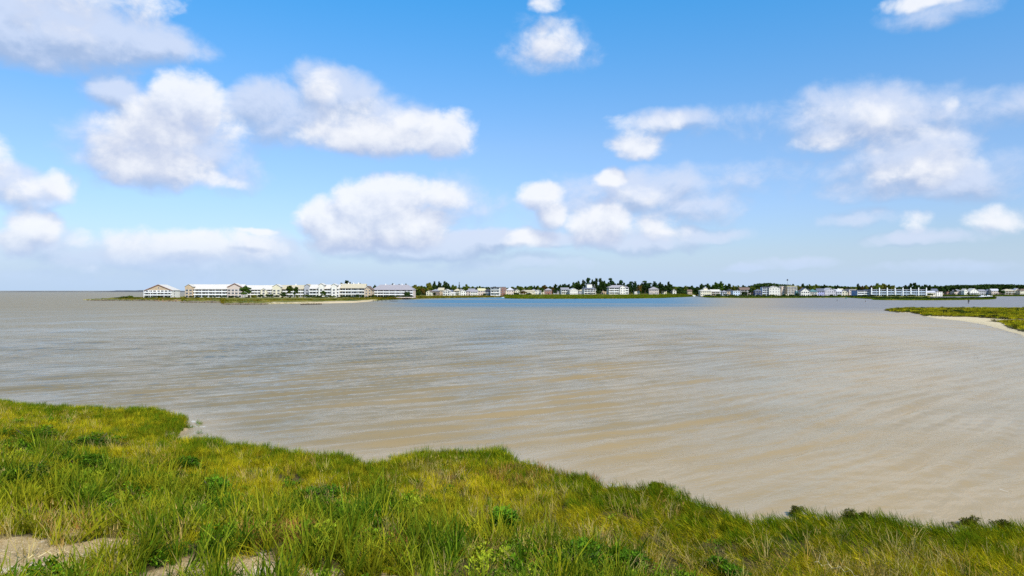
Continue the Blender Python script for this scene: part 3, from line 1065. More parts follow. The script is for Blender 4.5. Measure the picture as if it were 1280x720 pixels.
# the far sheet: rings out to beyond the horizon, sharing the last ring's outline
base = len(vs)
ext_v = []; ext_f = []
rings = [420, 700, 1200, 2500, 6000, 14000, 30000]
angs = np.concatenate([A])
for r_ in rings:
    ext_v.append(np.stack([r_ * np.sin(angs), r_ * np.cos(angs), np.zeros(NA)], -1))
ext_v = np.concatenate(ext_v)
fe = grid_faces(len(rings), NA) + base
# the sides and the water behind the view point
A2 = np.linspace(math.radians(52), math.radians(308), 60)
r2 = [17, 60, 160, 420, 1200, 6000, 30000]
sv = np.concatenate([np.stack([r_ * np.sin(A2), r_ * np.cos(A2), np.zeros(60)], -1) for r_ in r2])
f2_ = grid_faces(len(r2), 60) + base + len(ext_v)
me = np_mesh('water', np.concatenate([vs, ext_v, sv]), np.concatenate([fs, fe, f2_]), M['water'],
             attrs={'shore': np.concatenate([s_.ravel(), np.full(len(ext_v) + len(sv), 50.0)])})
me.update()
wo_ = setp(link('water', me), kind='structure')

# ------------------------------------------------------------------ far land
def land_mat():
    m, t, out = new_mat('shore_land')
    tc = t.new('ShaderNodeTexCoord')
    p = tc.outputs['Object']
    sand = t.new('ShaderNodeAttribute', attribute_name='sand').outputs['Fac']
    n = t.noise(p, .06, detail=6, rough=.65)
    n2 = t.noise(p, .5, detail=4, rough=.7)
    g = t.mix(t.mapr(n, .35, .65), (.055, .085, .006), (.24, .19, .02))
    g = t.mix(t.mapr(n2, .45, .7), g, (.10, .085, .02))
    s = t.mix(n2, (.40, .29, .15), (.62, .50, .33))
    f = t.mapr(t.math('ADD', sand, t.math('MULTIPLY_ADD', n2, 1.2, -.6)), .55, .95)
    c = t.mix(f, g, s)
    bp = t.new('ShaderNodeBump'); bp.inputs['Strength'].default_value = .7; bp.inputs['Distance'].default_value = .4
    t.put(bp.inputs['Height'], n2)
    principled(t, out, c, .9, normal=bp.outputs[0], spec=.2)
    return m


M['land'] = land_mat()


def land(name, front, z1=1.0, z2=2.5, depth=300, sand=0.0, ramp=60, wedge=4, label=None):
    """low shore: front = [(px,py,sand)] positions of the water's edge, depth = metres inland or a list"""
    pts = [(ground_pt(a, b), c) for a, b, c in front]
    # resample
    P = []; Sd = []
    for i in range(len(pts) - 1):
        (x0, y0), s0 = pts[i]; (x1, y1), s1 = pts[i + 1]
        n = max(2, int(math.hypot(x1 - x0, y1 - y0) / 3))
        for k in range(n):
            t = k / n
            P.append((x0 + (x1 - x0) * t, y0 + (y1 - y0) * t)); Sd.append(s0 + (s1 - s0) * t)
    P.append(pts[-1][0]); Sd.append(pts[-1][1])
    P = np.array(P); Sd = np.array(Sd)
    r = np.hypot(P[:, 0], P[:, 1])
    ux = P[:, 0] / r; uy = P[:, 1] / r
    jit = vnoise(P[:, 0], P[:, 1], 25, 4, 40) * 6
    steps = [-2.5, 0, 1.0, 3, 6, 10, 16, 24, 34, 46, 60, 80, 110, 150, 220, 320, 460, 700, 1100]
    dd = depth(P[:, 0], P[:, 1]) if callable(depth) else np.full(len(P), float(depth))
    rows = []; sds = []
    for st_ in steps:
        d = np.minimum(st_, dd)
        z = np.where(st_ <= -2.5, -.6, -.05 + (z1 + .05) * sstep(d, -.3, wedge)) + (z2 - z1) * sstep(d, wedge, ramp)
        z = z + (vnoise(P[:, 0] + ux * d, P[:, 1] + uy * d, 14, 3, 41) * .5 * sstep(d, 2, 12))
        z = np.where(st_ > dd, -1.0, z)
        rr = r + d + jit * (d < 12)
        rr = np.where(st_ > dd, r + dd + 2.0, rr)
        rows.append(np.stack([ux * rr, uy * rr, z], -1))
        sds.append(Sd * (1 - sstep(np.full(len(P), float(st_)), 10, 26)) if True else Sd)
    V = np.stack(rows, 0)
    me = np_mesh(name, V.reshape(-1, 3), grid_faces(len(steps), len(P)), M['land'], attrs={'sand': np.stack(sds, 0).ravel()})
    return setp(link(name, me), kind='structure')


pen = [(104, 375.2, .7), (130, 375.6, .5), (150, 375.4, .5), (195, 375.9, .5), (228, 376.6, .7), (231, 377.8, .6), (278, 378.0, .7), (280, 380.6, .6), (330, 380.5, .7), (345, 379.8, .8),
       (375, 379.6, .8), (402, 379.7, .9), (405, 379.4, 1), (425, 378.9, 1.0), (445, 378.3, 1), (462, 377, 1), (475, 375.5, .5), (500, 374.2, .1), (530, 373.3, 0),
       (570, 372.6, 0), (610, 372.0, 0), (642, 371.5, 0)]
land('peninsula_ground', pen, 1.0, 2.2, depth=lambda x, y: np.interp(x / y, [-.62, -.565, -.53, -.45, 0.01], [8, 60, 150, 400, 420]), ramp=50)
land('marsh_point', [(632, 373.2, 0), (650, 373.6, 0), (700, 373.7, 0), (780, 373.4, 0), (825, 372.8, 0), (845, 371.9, 0), (864, 371.0, 0), (870, 369.6, 0)], .9, 3.4, 700, ramp=150)
land('harbour_shore', [(871, 370.4, 0), (878, 371.4, 0), (890, 372.3, 0), (940, 372.7, 0), (1000, 372.5, 0), (1060, 372.1, 0), (1072, 372.8, 0), (1090, 373.8, 0), (1158, 374.2, 0), (1163, 371.5, 0)], .9, 2.2, 900, ramp=50)
land('marsh_islet', [(1092, 374.9, 0), (1110, 375.3, 0), (1160, 375.5, 0), (1200, 375.1, 0), (1232, 374.6, 0), (1243, 373.9, 0)], .9, 1.1, 55, ramp=20)
land('east_shore', [(1150, 370.9, 0), (1200, 370.6, 0), (1280, 370.4, 0), (1400, 370.2, 0)], 1.0, 2.2, 1100, ramp=50)


def far_strip():
    m = []
    x = np.linspace(-4200, -1100, 200)
    y = np.full(200, 3900.0) + vnoise(x, x * 0, 500, 3, 50) * 500
    rows = []
    for k, (d, zz) in enumerate([(-6, -1), (0, .5), (30, 1), (60, 1), (90, 1), (300, 1), (600, -1)]):
        h = np.zeros(200)
        if k in (3, 4):
            h = 11 * np.clip(vnoise(x, x * 0 + 3, 160, 4, 51) * 2.2 + .75, 0, 1.6) * sstep(x, -3300, -1500)
        rows.append(np.stack([x, y + d, zz + h], -1))
    me = np_mesh('far_shore', np.stack(rows, 0).reshape(-1, 3), grid_faces(7, 200), paint('far_scrub', (.10, .10, .10), .9, .3, .02))
    setp(link('far_shore', me), kind='structure')


far_strip()

# near marsh islet on the right with its beach --------------------------
isl_out = [(1104, 388.2), (1120, 390.8), (1140, 391.8), (1150, 393.2), (1154, 396.0), (1166, 398.3), (1180, 399.6), (1200, 401.8), (1218, 404.5), (1232, 408), (1246, 412), (1262, 417), (1290, 425), (1350, 445),
           (1500, 440), (1500, 386.6), (1280, 386.6), (1200, 386.3), (1165, 386.0), (1130, 386.4), (1112, 387.2)]
isl = [ground_pt(a, b) for a, b in isl_out]
grassA = [ground_pt(a, b) for a, b in [(1104, 388.2), (1120, 390.6), (1140, 391.5), (1150, 393.0), (1153, 395.2), (1172, 396.6), (1192, 397.2), (1212, 397.2), (1232, 398.6), (1250, 400.0), (1275, 401.0), (1310, 401.5), (1500, 402),
                                       (1500, 386.8), (1200, 386.6), (1130, 386.6)]]
grassB = [ground_pt(a, b) for a, b in [(1236, 402.6), (1250, 404.4), (1256, 406.5), (1258, 409.5), (1272, 414.5), (1300, 421), (1350, 438), (1500, 438), (1500, 404), (1300, 403.5), (1262, 403.4)]]


def isl_fields(x, y):
    d, ins = poly_dist(x, y, isl)
    s = np.where(ins, d, -d) + vnoise(x, y, 5, 3, 60) * 1.6
    dA, iA = poly_dist(x, y, grassA); dB, iB = poly_dist(x, y, grassB)
    g = np.maximum(np.where(iA, dA, -dA), np.where(iB, dB, -dB)) + vnoise(x, y, 4, 3, 61) * 1.6
    z = np.where(s < 0, s * .08, .30 * sstep(s, 0, 3)) + .30 * sstep(g, 0, .8) - .02
    z = z + vnoise(x, y, 3, 3, 62) * .12 * (s > .5)
    return s, g, np.maximum(z, -.8)


x0, x1 = min(p[0] for p in isl) - 5, 330
X, Y = np.meshgrid(np.linspace(75, 330, 320), np.linspace(98, 345, 340))
s, g, Z = isl_fields(X, Y)
me = np_mesh('marsh_spit', np.stack([X, Y, Z], -1).reshape(-1, 3), grid_faces(*X.shape), soil_mat('beach_sand', (.52, .40, .22), (.64, .52, .32)),
             attrs={'sand': (sstep(-g, .1, .6) * 1.3).ravel()})
setp(link('sand_spit', me), kind='structure')
x = RNG.uniform(78, 320, 60000); y = RNG.uniform(100, 340, 60000)
s, g, z = isl_fields(x, y)
k = (g > .3) & (s > .3) & (x < .80 * y) & (RNG.random(60000) < .95)
x, y, z = x[k], y[k], z[k]
n = len(x)
BIG = [clump('far_tuft_a', M['marsh_grass'], 46, .42, .8, .06, .5, 2), clump('far_tuft_b', M['far_grass'], 46, .5, .7, .07, .4, 2), clump('far_tuft_c', M['marsh_grass'], 40, .62, .6, .06, .4, 2)]
w_ = vnoise(x, y, 18, 3, 66)
idx = np.where(w_ > .2, 1, RNG.integers(0, 3, n))
scatter('spit_grass', np.stack([x, y, z - .02], -1), np.stack([RNG.normal(0, .1, n), RNG.normal(0, .1, n), RNG.uniform(0, 6.28, n)], -1), RNG.uniform(.7, 1.3, n), idx, BIG,
        'low green marsh grass covering the sandy spit')

BR = bpy.data.objects.new('brush_source', leafy('brush', M['dark_twig'], 260, .8, 1.1, .22)); BR2 = bpy.data.objects.new('brush_b_source', leafy('brush_b', M['tree_green'], 260, .7, 1.3, .24))
k = RNG.random(n) < .006 * (1 + 12 * np.clip(vnoise(x, y, 14, 3, 67), 0, 1))
nb = int(k.sum())
scatter('spit_brush', np.stack([x, y, z - .05], -1)[k], np.stack([np.zeros(nb), np.zeros(nb), RNG.uniform(0, 6.28, nb)], -1), RNG.uniform(.4, 1.1, nb), RNG.integers(0, 2, nb), [BR, BR2],
        'low dark brush dotted over the spit grass')

# tufts along the distant marsh edges
DARKT = [clump('hedge_a', M['tree_green'], 30, 1.3, 1.6, .30, .3, 2), clump('hedge_b', M['shore_grass'], 30, .8, 1.6, .18, .4, 2), clump('hedge_c', M['tree_dark'], 26, 1.8, 1.4, .34, .3, 2)]
COARSE = [clump('coarse_a', M['far_grass'], 30, .8, 1.6, .16, .4, 2), clump('coarse_b', M['shore_grass'], 30, .9, 1.6, .18, .4, 2), clump('coarse_c', M['far_grass'], 26, 1.1, 1.4, .16, .4, 2)]


def far_tufts(name, front, n, dmax, z1, z2, ramp, label, src=None):
    fr_ = [ground_pt(a, b) for a, b, c in front]; sd_ = [c for a, b, c in front]
    L = np.cumsum([0] + [math.hypot(fr_[i + 1][0] - fr_[i][0], fr_[i + 1][1] - fr_[i][1]) for i in range(len(fr_) - 1)])
    u = RNG.uniform(0, L[-1], n)
    x = np.interp(u, L, [p[0] for p in fr_]); y = np.interp(u, L, [p[1] for p in fr_]); sa = np.interp(u, L, sd_)
    d = 1.5 + (dmax - 1.5) * RNG.random(n) ** 1.4
    k = RNG.random(n) > sa * (d < 32) * 1.3
    x, y, d = x[k], y[k], d[k]
    r = np.hypot(x, y)
    z = z1 * sstep(d, -.3, 4) + (z2 - z1) * sstep(d, 4, ramp) - .25
    x2 = x * (r + d) / r; y2 = y * (r + d) / r
    m_ = len(x2)
    scatter(name, np.stack([x2, y2, z], -1), np.stack([np.zeros(m_), np.zeros(m_), RNG.uniform(0, 6.28, m_)], -1), RNG.uniform(.7, 1.3, m_),
            np.where(d < 8, 1, np.where(RNG.random(m_) < .45, 1, RNG.integers(0, 3, m_))), src or COARSE, label)


GOLD = [clump('gold_a', M['gold_grass'], 30, .8, 1.6, .16, .4, 2), clump('gold_b', M['far_grass'], 30, .8, 1.6, .16, .4, 2), clump('gold_c', M['gold_grass'], 26, 1.0, 1.4, .16, .4, 2)]
far_tufts('peninsula_grass', pen[2:], 9000, 60, 1.0, 2.2, 50, 'golden brown rough grass along the far peninsula shore', GOLD)
far_tufts('marsh_point_grass', [(632, 373.2, 0), (650, 373.6, 0), (700, 373.7, 0), (780, 373.4, 0), (825, 372.8, 0), (845, 371.9, 0), (864, 371.0, 0)], 9000, 140, .9, 3.4, 150, 'green marsh grass before the wooded shore')
far_tufts('islet_grass', [(1092, 374.9, 0), (1110, 375.3, 0), (1160, 375.5, 0), (1200, 375.1, 0), (1232, 374.6, 0), (1243, 373.9, 0)], 3500, 50, .9, 1.1, 20, 'dark grass on the islet before the long hotel', DARKT)
far_tufts('harbour_grass', [(880, 371.6, 0), (890, 372.3, 0), (940, 372.7, 0), (1000, 372.5, 0), (1060, 372.1, 0), (1090, 373.8, 0), (1158, 374.2, 0)], 5000, 30, .9, 2.2, 50, 'dark green edge growth below the harbour houses', DARKT)

far_tufts('east_grass', [(1165, 370.9, 0), (1200, 370.6, 0), (1280, 370.4, 0), (1400, 370.2, 0)], 5000, 30, 1.0, 2.2, 50, 'dark growth along the eastern shore', DARKT)

# ------------------------------------------------------------------ buildings
LM = []          # landmarks: (px, D, phrase)
_wcache = {}


def window_mesh(w, h):
    k = (round(w, 1), round(h, 1))
    if k not in _wcache:
        m = MB()
        m.box(-w / 2 - .12, w / 2 + .12, -.05, .10, -h / 2 - .12, -h / 2, 0); m.box(-w / 2 - .12, w / 2 + .12, -.05, .10, h / 2, h / 2 + .12, 0)
        m.box(-w / 2 - .12, -w / 2, -.05, .10, -h / 2, h / 2, 0); m.box(w / 2, w / 2 + .12, -.05, .10, -h / 2, h / 2, 0)
        m.box(-w / 2, w / 2, -.03, .08, -h / 2, h / 2, 1)
        if w > 1.3:
            m.box(-.05, .05, -.05, -.034, -h / 2, h / 2, 0)
        _wcache[k] = m.mesh('window', [M['trim'], M['glass']])
    return _wcache[k]


def gable_roof(W_, D_, z0, rh, oh, along='x', t=.22, x0=None):
    """two thick slopes; ridge along x (side gable) or along y (front gable)"""
    m = MB()
    a, b = W_ / 2 + oh, D_ / 2 + oh
    if along == 'x':
        e = z0 - rh * oh / (D_ / 2)
        m.quadslab((-a, -b, e), (a, -b, e), (a, 0, z0 + rh), (-a, 0, z0 + rh), t)
        m.quadslab((a, b, e), (-a, b, e), (-a, .004, z0 + rh), (a, .004, z0 + rh), t)
    else:
        e = z0 - rh * oh / (W_ / 2)
        m.quadslab((-a, b, e), (-a, -b, e), (0, -b, z0 + rh), (0, b, z0 + rh), t)
        m.quadslab((a, -b, e), (a, b, e), (.004, b, z0 + rh), (.004, -b, z0 + rh), t)
    return m


def hip_roof(W_, D_, z0, rh, oh, t=.2):
    m = MB()
    a, b = W_ / 2 + oh, D_ / 2 + oh
    r = max(a - b, .3)
    vs = [(-a, -b, z0), (a, -b, z0), (a, b, z0), (-a, b, z0), (-r, 0, z0 + rh), (r, 0, z0 + rh), (-a, -b, z0 - t), (a, -b, z0 - t), (a, b, z0 - t), (-a, b, z0 - t)]
    fs = [(0, 1, 5, 4), (1, 2, 5), (2, 3, 4, 5), (3, 0, 4), (6, 7, 1, 0), (7, 8, 2, 1), (8, 9, 3, 2), (9, 6, 0, 3), (9, 8, 7, 6)]
    return m.add(vs, fs)


def house(px0, px1, ytop, D, zg, style, wall, roof, label, cat='house', name='house', floors=None, group=None, deep=None, yaw=None,
          rh=None, win=(1.2, 1.5), gap=2.6, deck=False, piles=False, chim=0, rake=False, gwall=None, trim='trim', phrase=None, cupola=None, gallery=False, wincol=None, fronts=()):
    W_ = (px1 - px0) * D / FPX
    cx = bear((px0 + px1) / 2, D)
    H = hgt(ytop, D) - zg
    rh = rh if rh is not None else (min(3.2, H * .3) if style != 'flat' else .4)
    hw = H - rh
    floors = floors or max(1, round(hw / 3.1))
    dp = deep or min(max(W_ * .9, 7), 13)
    e = empty(name, (cx, D + dp / 2, zg), math.radians(random.uniform(-10, 10) if yaw is None else yaw))
    setp(e, label, cat, group)
    z0 = 2.6 if piles else 0
    wm = MB()
    wm.box(-W_ / 2, W_ / 2, -dp / 2, dp / 2, z0 - (.6 if not piles else 0), hw)
    if style == 'front' and gwall:
        g_ = MB()
        g_.add([(-W_ / 2, -dp / 2, hw), (W_ / 2, -dp / 2, hw), (0, -dp / 2, H - .15), (-W_ / 2, dp / 2, hw), (W_ / 2, dp / 2, hw), (0, dp / 2, H - .15)], [(0, 1, 2), (4, 3, 5), (0, 2, 5, 3), (1, 4, 5, 2)])
        g_.build('gable', M['wall_' + gwall], e)
    elif style == 'front':
        wm.add([(-W_ / 2, -dp / 2, hw), (W_ / 2, -dp / 2, hw), (0, -dp / 2, H - .15), (-W_ / 2, dp / 2, hw), (W_ / 2, dp / 2, hw), (0, dp / 2, H - .15)], [(0, 1, 2), (4, 3, 5), (0, 2, 5, 3), (1, 4, 5, 2)])
    if style == 'side':
        wm.add([(-W_ / 2, -dp / 2, hw), (-W_ / 2, dp / 2, hw), (-W_ / 2, 0, H - .15), (W_ / 2, -dp / 2, hw), (W_ / 2, dp / 2, hw), (W_ / 2, 0, H - .15)], [(1, 0, 2), (3, 4, 5), (0, 3, 5, 2), (4, 1, 2, 5)])
    wm.build('wall', M['wall_' + wall], e)
    if piles:
        pm = MB()
        nx = max(2, int(W_ / 3) + 1)
        for i in range(nx):
            for yy in (-dp / 2 + .3, 0, dp / 2 - .3):
                x = -W_ / 2 + .3 + (W_ - .6) * i / (nx - 1)
                pm.box(x - .17, x + .17, yy - .17, yy + .17, -.8, z0 - .004)
        pm.build('piles', M['bark'], e)
    if style == 'front':
        rr = gable_roof(W_, dp, hw, rh, .5, 'y').build('roof', M['roof_' + roof], e)
    elif style == 'side':
        rr = gable_roof(W_, dp, hw, rh, .5, 'x').build('roof', M['roof_' + roof], e)
    elif style == 'hip':
        rr = hip_roof(W_, dp, hw + .2, rh, .5).build('roof', M['roof_' + roof], e)
    else:
        rr = MB().box(-W_ / 2 - .3, W_ / 2 + .3, -dp / 2 - .3, dp / 2 + .3, hw, hw + .4).build('roof', M['roof_' + roof], e)
    if rake:
        m = MB()
        a = W_ / 2 + .55; ee = hw - rh * .5 / (W_ / 2)
        for sx in (-1, 1):
            m.quadslab((sx * a, -dp / 2 - .62, ee + .05), (0, -dp / 2 - .62, H + .06), (0, -dp / 2 - .5, H + .06), (sx * a, -dp / 2 - .5, ee + .05), .55)
        m.build('rake_board', M['rake'], e)
    for i in range(chim):
        x = W_ * (-.3 + .6 * (i + .5) / chim)
        c = MB().box(x - .5, x + .5, -.5, .5, hw + rh * .3, H + 1.0)
        c.box(x - .6, x + .6, -.6, .6, H + 1.0, H + 1.2)
        c.build('chimney', M['trim'], rr)
    if cupola:
        cw, ch = cupola
        m = MB().box(-cw / 2, cw / 2, -dp * .35, -dp * .35 + cw, hw + .2, H + ch)
        m.build('cupola', M['wall_' + wall], e)
        hp = hip_roof(cw, cw, H + ch + .2, .9, .3)
        hp.v = [(x, y - dp * .35 + cw / 2, z) for x, y, z in hp.v]
        hp.build('cupola_roof', M['roof_' + roof], e)
    # windows on the front, storey by storey, and on both ends
    fh = (hw - z0) / floors
    ww, wh = win
    wh = min(wh, fh * .62)
    n = max(1, int((W_ - .6) / gap))
    for fl in range(floors):
        zc = z0 + fh * (fl + .52)
        for i in range(n):
            x = (i + .5 - n / 2) * (W_ - .4) / n
            if fl == 0 and i == n // 2 and not piles and W_ < 40:
                d = MB().box(-.55, .55, -.06, .04, 0, 2.15, 0)
                d.build('door', M['dark_gap'], e, (x, -dp / 2, .05))
                continue
            link('window', window_mesh(ww, wh), e, (x, -dp / 2 - .003, zc))
        for sgn in (-1, 1):
            if dp > 6:
                link('window', window_mesh(1.1, wh), e, (sgn * (W_ / 2 + .003), -dp * .2, zc), (0, 0, sgn * math.pi / 2))
    if style == 'front' and rh > 2.2:
        link('window', window_mesh(1.1, 1.1), e, (0, -dp / 2 - .004, hw + rh * .38))
    if deck or gallery:
        for fl in range(0 if piles else 1, floors):
            z = z0 + fh * fl
            m = MB()
            m.box(-W_ / 2, W_ / 2, -dp / 2 - 1.8, -dp / 2 - .01, z - .12, z + .12)
            m.build('balcony', M[trim], e)
            r_ = MB()
            r_.box(-W_ / 2, W_ / 2, -dp / 2 - 1.8, -dp / 2 - 1.72, z + (.805 if gallery else .95), z + (.88 if gallery else 1.05))
            if gallery:
                r_.box(-W_ / 2 + .01, W_ / 2 - .01, -dp / 2 - 1.78, -dp / 2 - 1.74, z + .125, z + .80)
            else:
                k = int(W_ / .8)
                for i in range(k + 1):
                    x = -W_ / 2 + .05 + (W_ - .1) * i / max(k, 1)
                    r_.box(x - .04, x + .04, -dp / 2 - 1.79, -dp / 2 - 1.73, z + .125, z + .945)
            r_.build('railing', M[trim], e)
        k = max(2, int(W_ / (6 if gallery else 4)) + 1)
        for i in range(k):
            x = -W_ / 2 + .15 + (W_ - .3) * i / (k - 1)
            MB().box(x - .14, x + .14, -dp / 2 - 2.05, -dp / 2 - 1.81, -.6, hw - .3).build('post', M[trim], e)
        if style in ('side', 'hip', 'flat'):
            m = MB()
            m.quadslab((-W_ / 2 - .4, -dp / 2 - 2.3, hw - .25), (W_ / 2 + .4, -dp / 2 - 2.3, hw - .25), (W_ / 2 + .4, -dp / 2 - .02, hw + .12), (-W_ / 2 - .4, -dp / 2 - .02, hw + .12), .14)
            m.build('porch_roof', M['roof_' + roof], e)
    # projecting front gables of the long blocks: (centre fraction, width, wall, height)
    for fi, (fx, fw, fwall, fhh, rk) in enumerate(fronts):
        x = -W_ / 2 + W_ * fx
        m = MB()
        y0, y1 = -dp / 2 - 3.4, -dp / 2 + .5
        gh = min(3.2, fw * .28)
        m.box(x - fw / 2, x + fw / 2, y0, y1, -.6, fhh - gh)
        m.add([(x - fw / 2, y0, fhh - gh), (x + fw / 2, y0, fhh - gh), (x, y0, fhh), (x - fw / 2, 0, fhh - gh), (x + fw / 2, 0, fhh - gh), (x, 0, fhh)], [(0, 1, 2), (0, 2, 5, 3), (1, 4, 5, 2)])
        w_o = m.build('front_wing', M['wall_' + fwall], e)
        q = MB(); o_ = .5; ee = fhh - gh - gh * o_ / (fw / 2)
        q.quadslab((x - fw / 2 - o_, 0, ee), (x - fw / 2 - o_, y0 - o_, ee), (x, y0 - o_, fhh + .15), (x, 0, fhh + .15), .2)
        q.quadslab((x + fw / 2 + o_, y0 - o_, ee), (x + fw / 2 + o_, 0, ee), (x + .004, 0, fhh + .15), (x + .004, y0 - o_, fhh + .15), .2)
        q.build('wing_roof', M['roof_' + roof], w_o)
        if rk:
            q = MB()
            for sx in (-1, 1):
                q.quadslab((x + sx * (fw / 2 + .55), y0 - .62, ee + .08), (x, y0 - .62, fhh + .22), (x, y0 - .505, fhh + .22), (x + sx * (fw / 2 + .55), y0 - .505, ee + .08), .6)
            q.build('rake_board', M['rake'], w_o)
        nn = max(1, int(fw / 3.2))
        for fl in range(floors):
            zc = fh * (fl + .52)
            if zc + .8 > fhh - gh + .6: continue
            for i in range(nn):
                link('window', window_mesh(ww, wh), w_o, (x + (i + .5 - nn / 2) * fw / nn, y0 - .003, zc))
    LM.append(((px0 + px1) / 2, D, phrase or label))
    return e


Z1 = 2.0
hotel = dict(cat='apartment block', name='apartment_block', group='white apartment blocks on the peninsula')
house(181, 216, 355.6, 645, Z1, 'front', 'white', 'white', 'free-standing white three-storey block with tan gable at the left end of the peninsula', floors=3, deep=14, yaw=-3, rh=5.2, gwall='tan',
      rake=True, gap=3.2, win=(2.5, 1.9), gallery=True, phrase='the free-standing white block', **hotel)
house(236, 303, 355.4, 660, Z1, 'side', 'white', 'white', 'long white block with pinkish red-trimmed gable wing at its right end', floors=3, deep=13, yaw=2, rh=4.4, gap=3.0, win=(2.2, 1.9), gallery=True,
      fronts=((.87, 13.5, 'pink', 13.6, True), (.03, 7, 'tan', 12.8, False)), phrase='the block with the pink gable wing', **hotel)
house(305, 348, 356.4, 680, Z1, 'side', 'cream', 'white', 'cream block with smooth white roof half hidden by round trees', floors=3, deep=13, yaw=1, rh=4.2, gap=3.2, win=(2.1, 1.8), gallery=True,
      fronts=((.97, 8, 'cream', 13, False), (.6, 6, 'cream', 9, False)), phrase='the cream block behind the trees', **hotel)
house(349, 386, 356.2, 690, Z1, 'side', 'cream', 'cream', 'yellowish-roofed block standing behind the spreading tree', floors=3, deep=13, yaw=0, rh=4.0, gap=3.0, win=(2.1, 1.8), gallery=True, chim=1,
      fronts=((.98, 6, 'grey', 13.2, False),), phrase='the yellowish-roofed block', **hotel)
house(387, 424, 355.6, 680, Z1, 'side', 'white', 'white', 'white block with two small roof gables and rows of dark windows', floors=3, deep=13, yaw=0, rh=4.0, gap=2.6, win=(1.8, 1.85), gallery=True,
      fronts=((.42, 5, 'white', 13.9, False), (.85, 5, 'white', 13.6, False)), phrase='the block with two small roof gables', **hotel)
house(424.5, 456, 354.6, 685, Z1, 'side', 'white', 'cream', 'tallest white block with three white chimneys on a pale yellow roof', floors=3, deep=13, yaw=0, rh=4.2, gap=2.6, win=(1.8, 1.85), gallery=True, chim=3,
      phrase='the block with three white chimneys', **hotel)
house(455.5, 464.5, 357.4, 668, Z1, 'front', 'tan', 'brown', 'narrow brown gabled block between the white and the lavender blocks', floors=3, deep=12, yaw=0, rh=3.4, gap=2.6, win=(1.4, 1.4),
      phrase='the narrow brown gabled block', **hotel)
house(465, 517, 356.0, 700, Z1, 'hip', 'pink', 'lavender', 'long pinkish-white block with lavender hipped roof and dark balcony bands', floors=3, deep=14, yaw=-2, rh=5.0, gap=2.6, win=(2.3, 1.9), gallery=True, chim=3,
      phrase='the lavender-roofed block', **hotel)

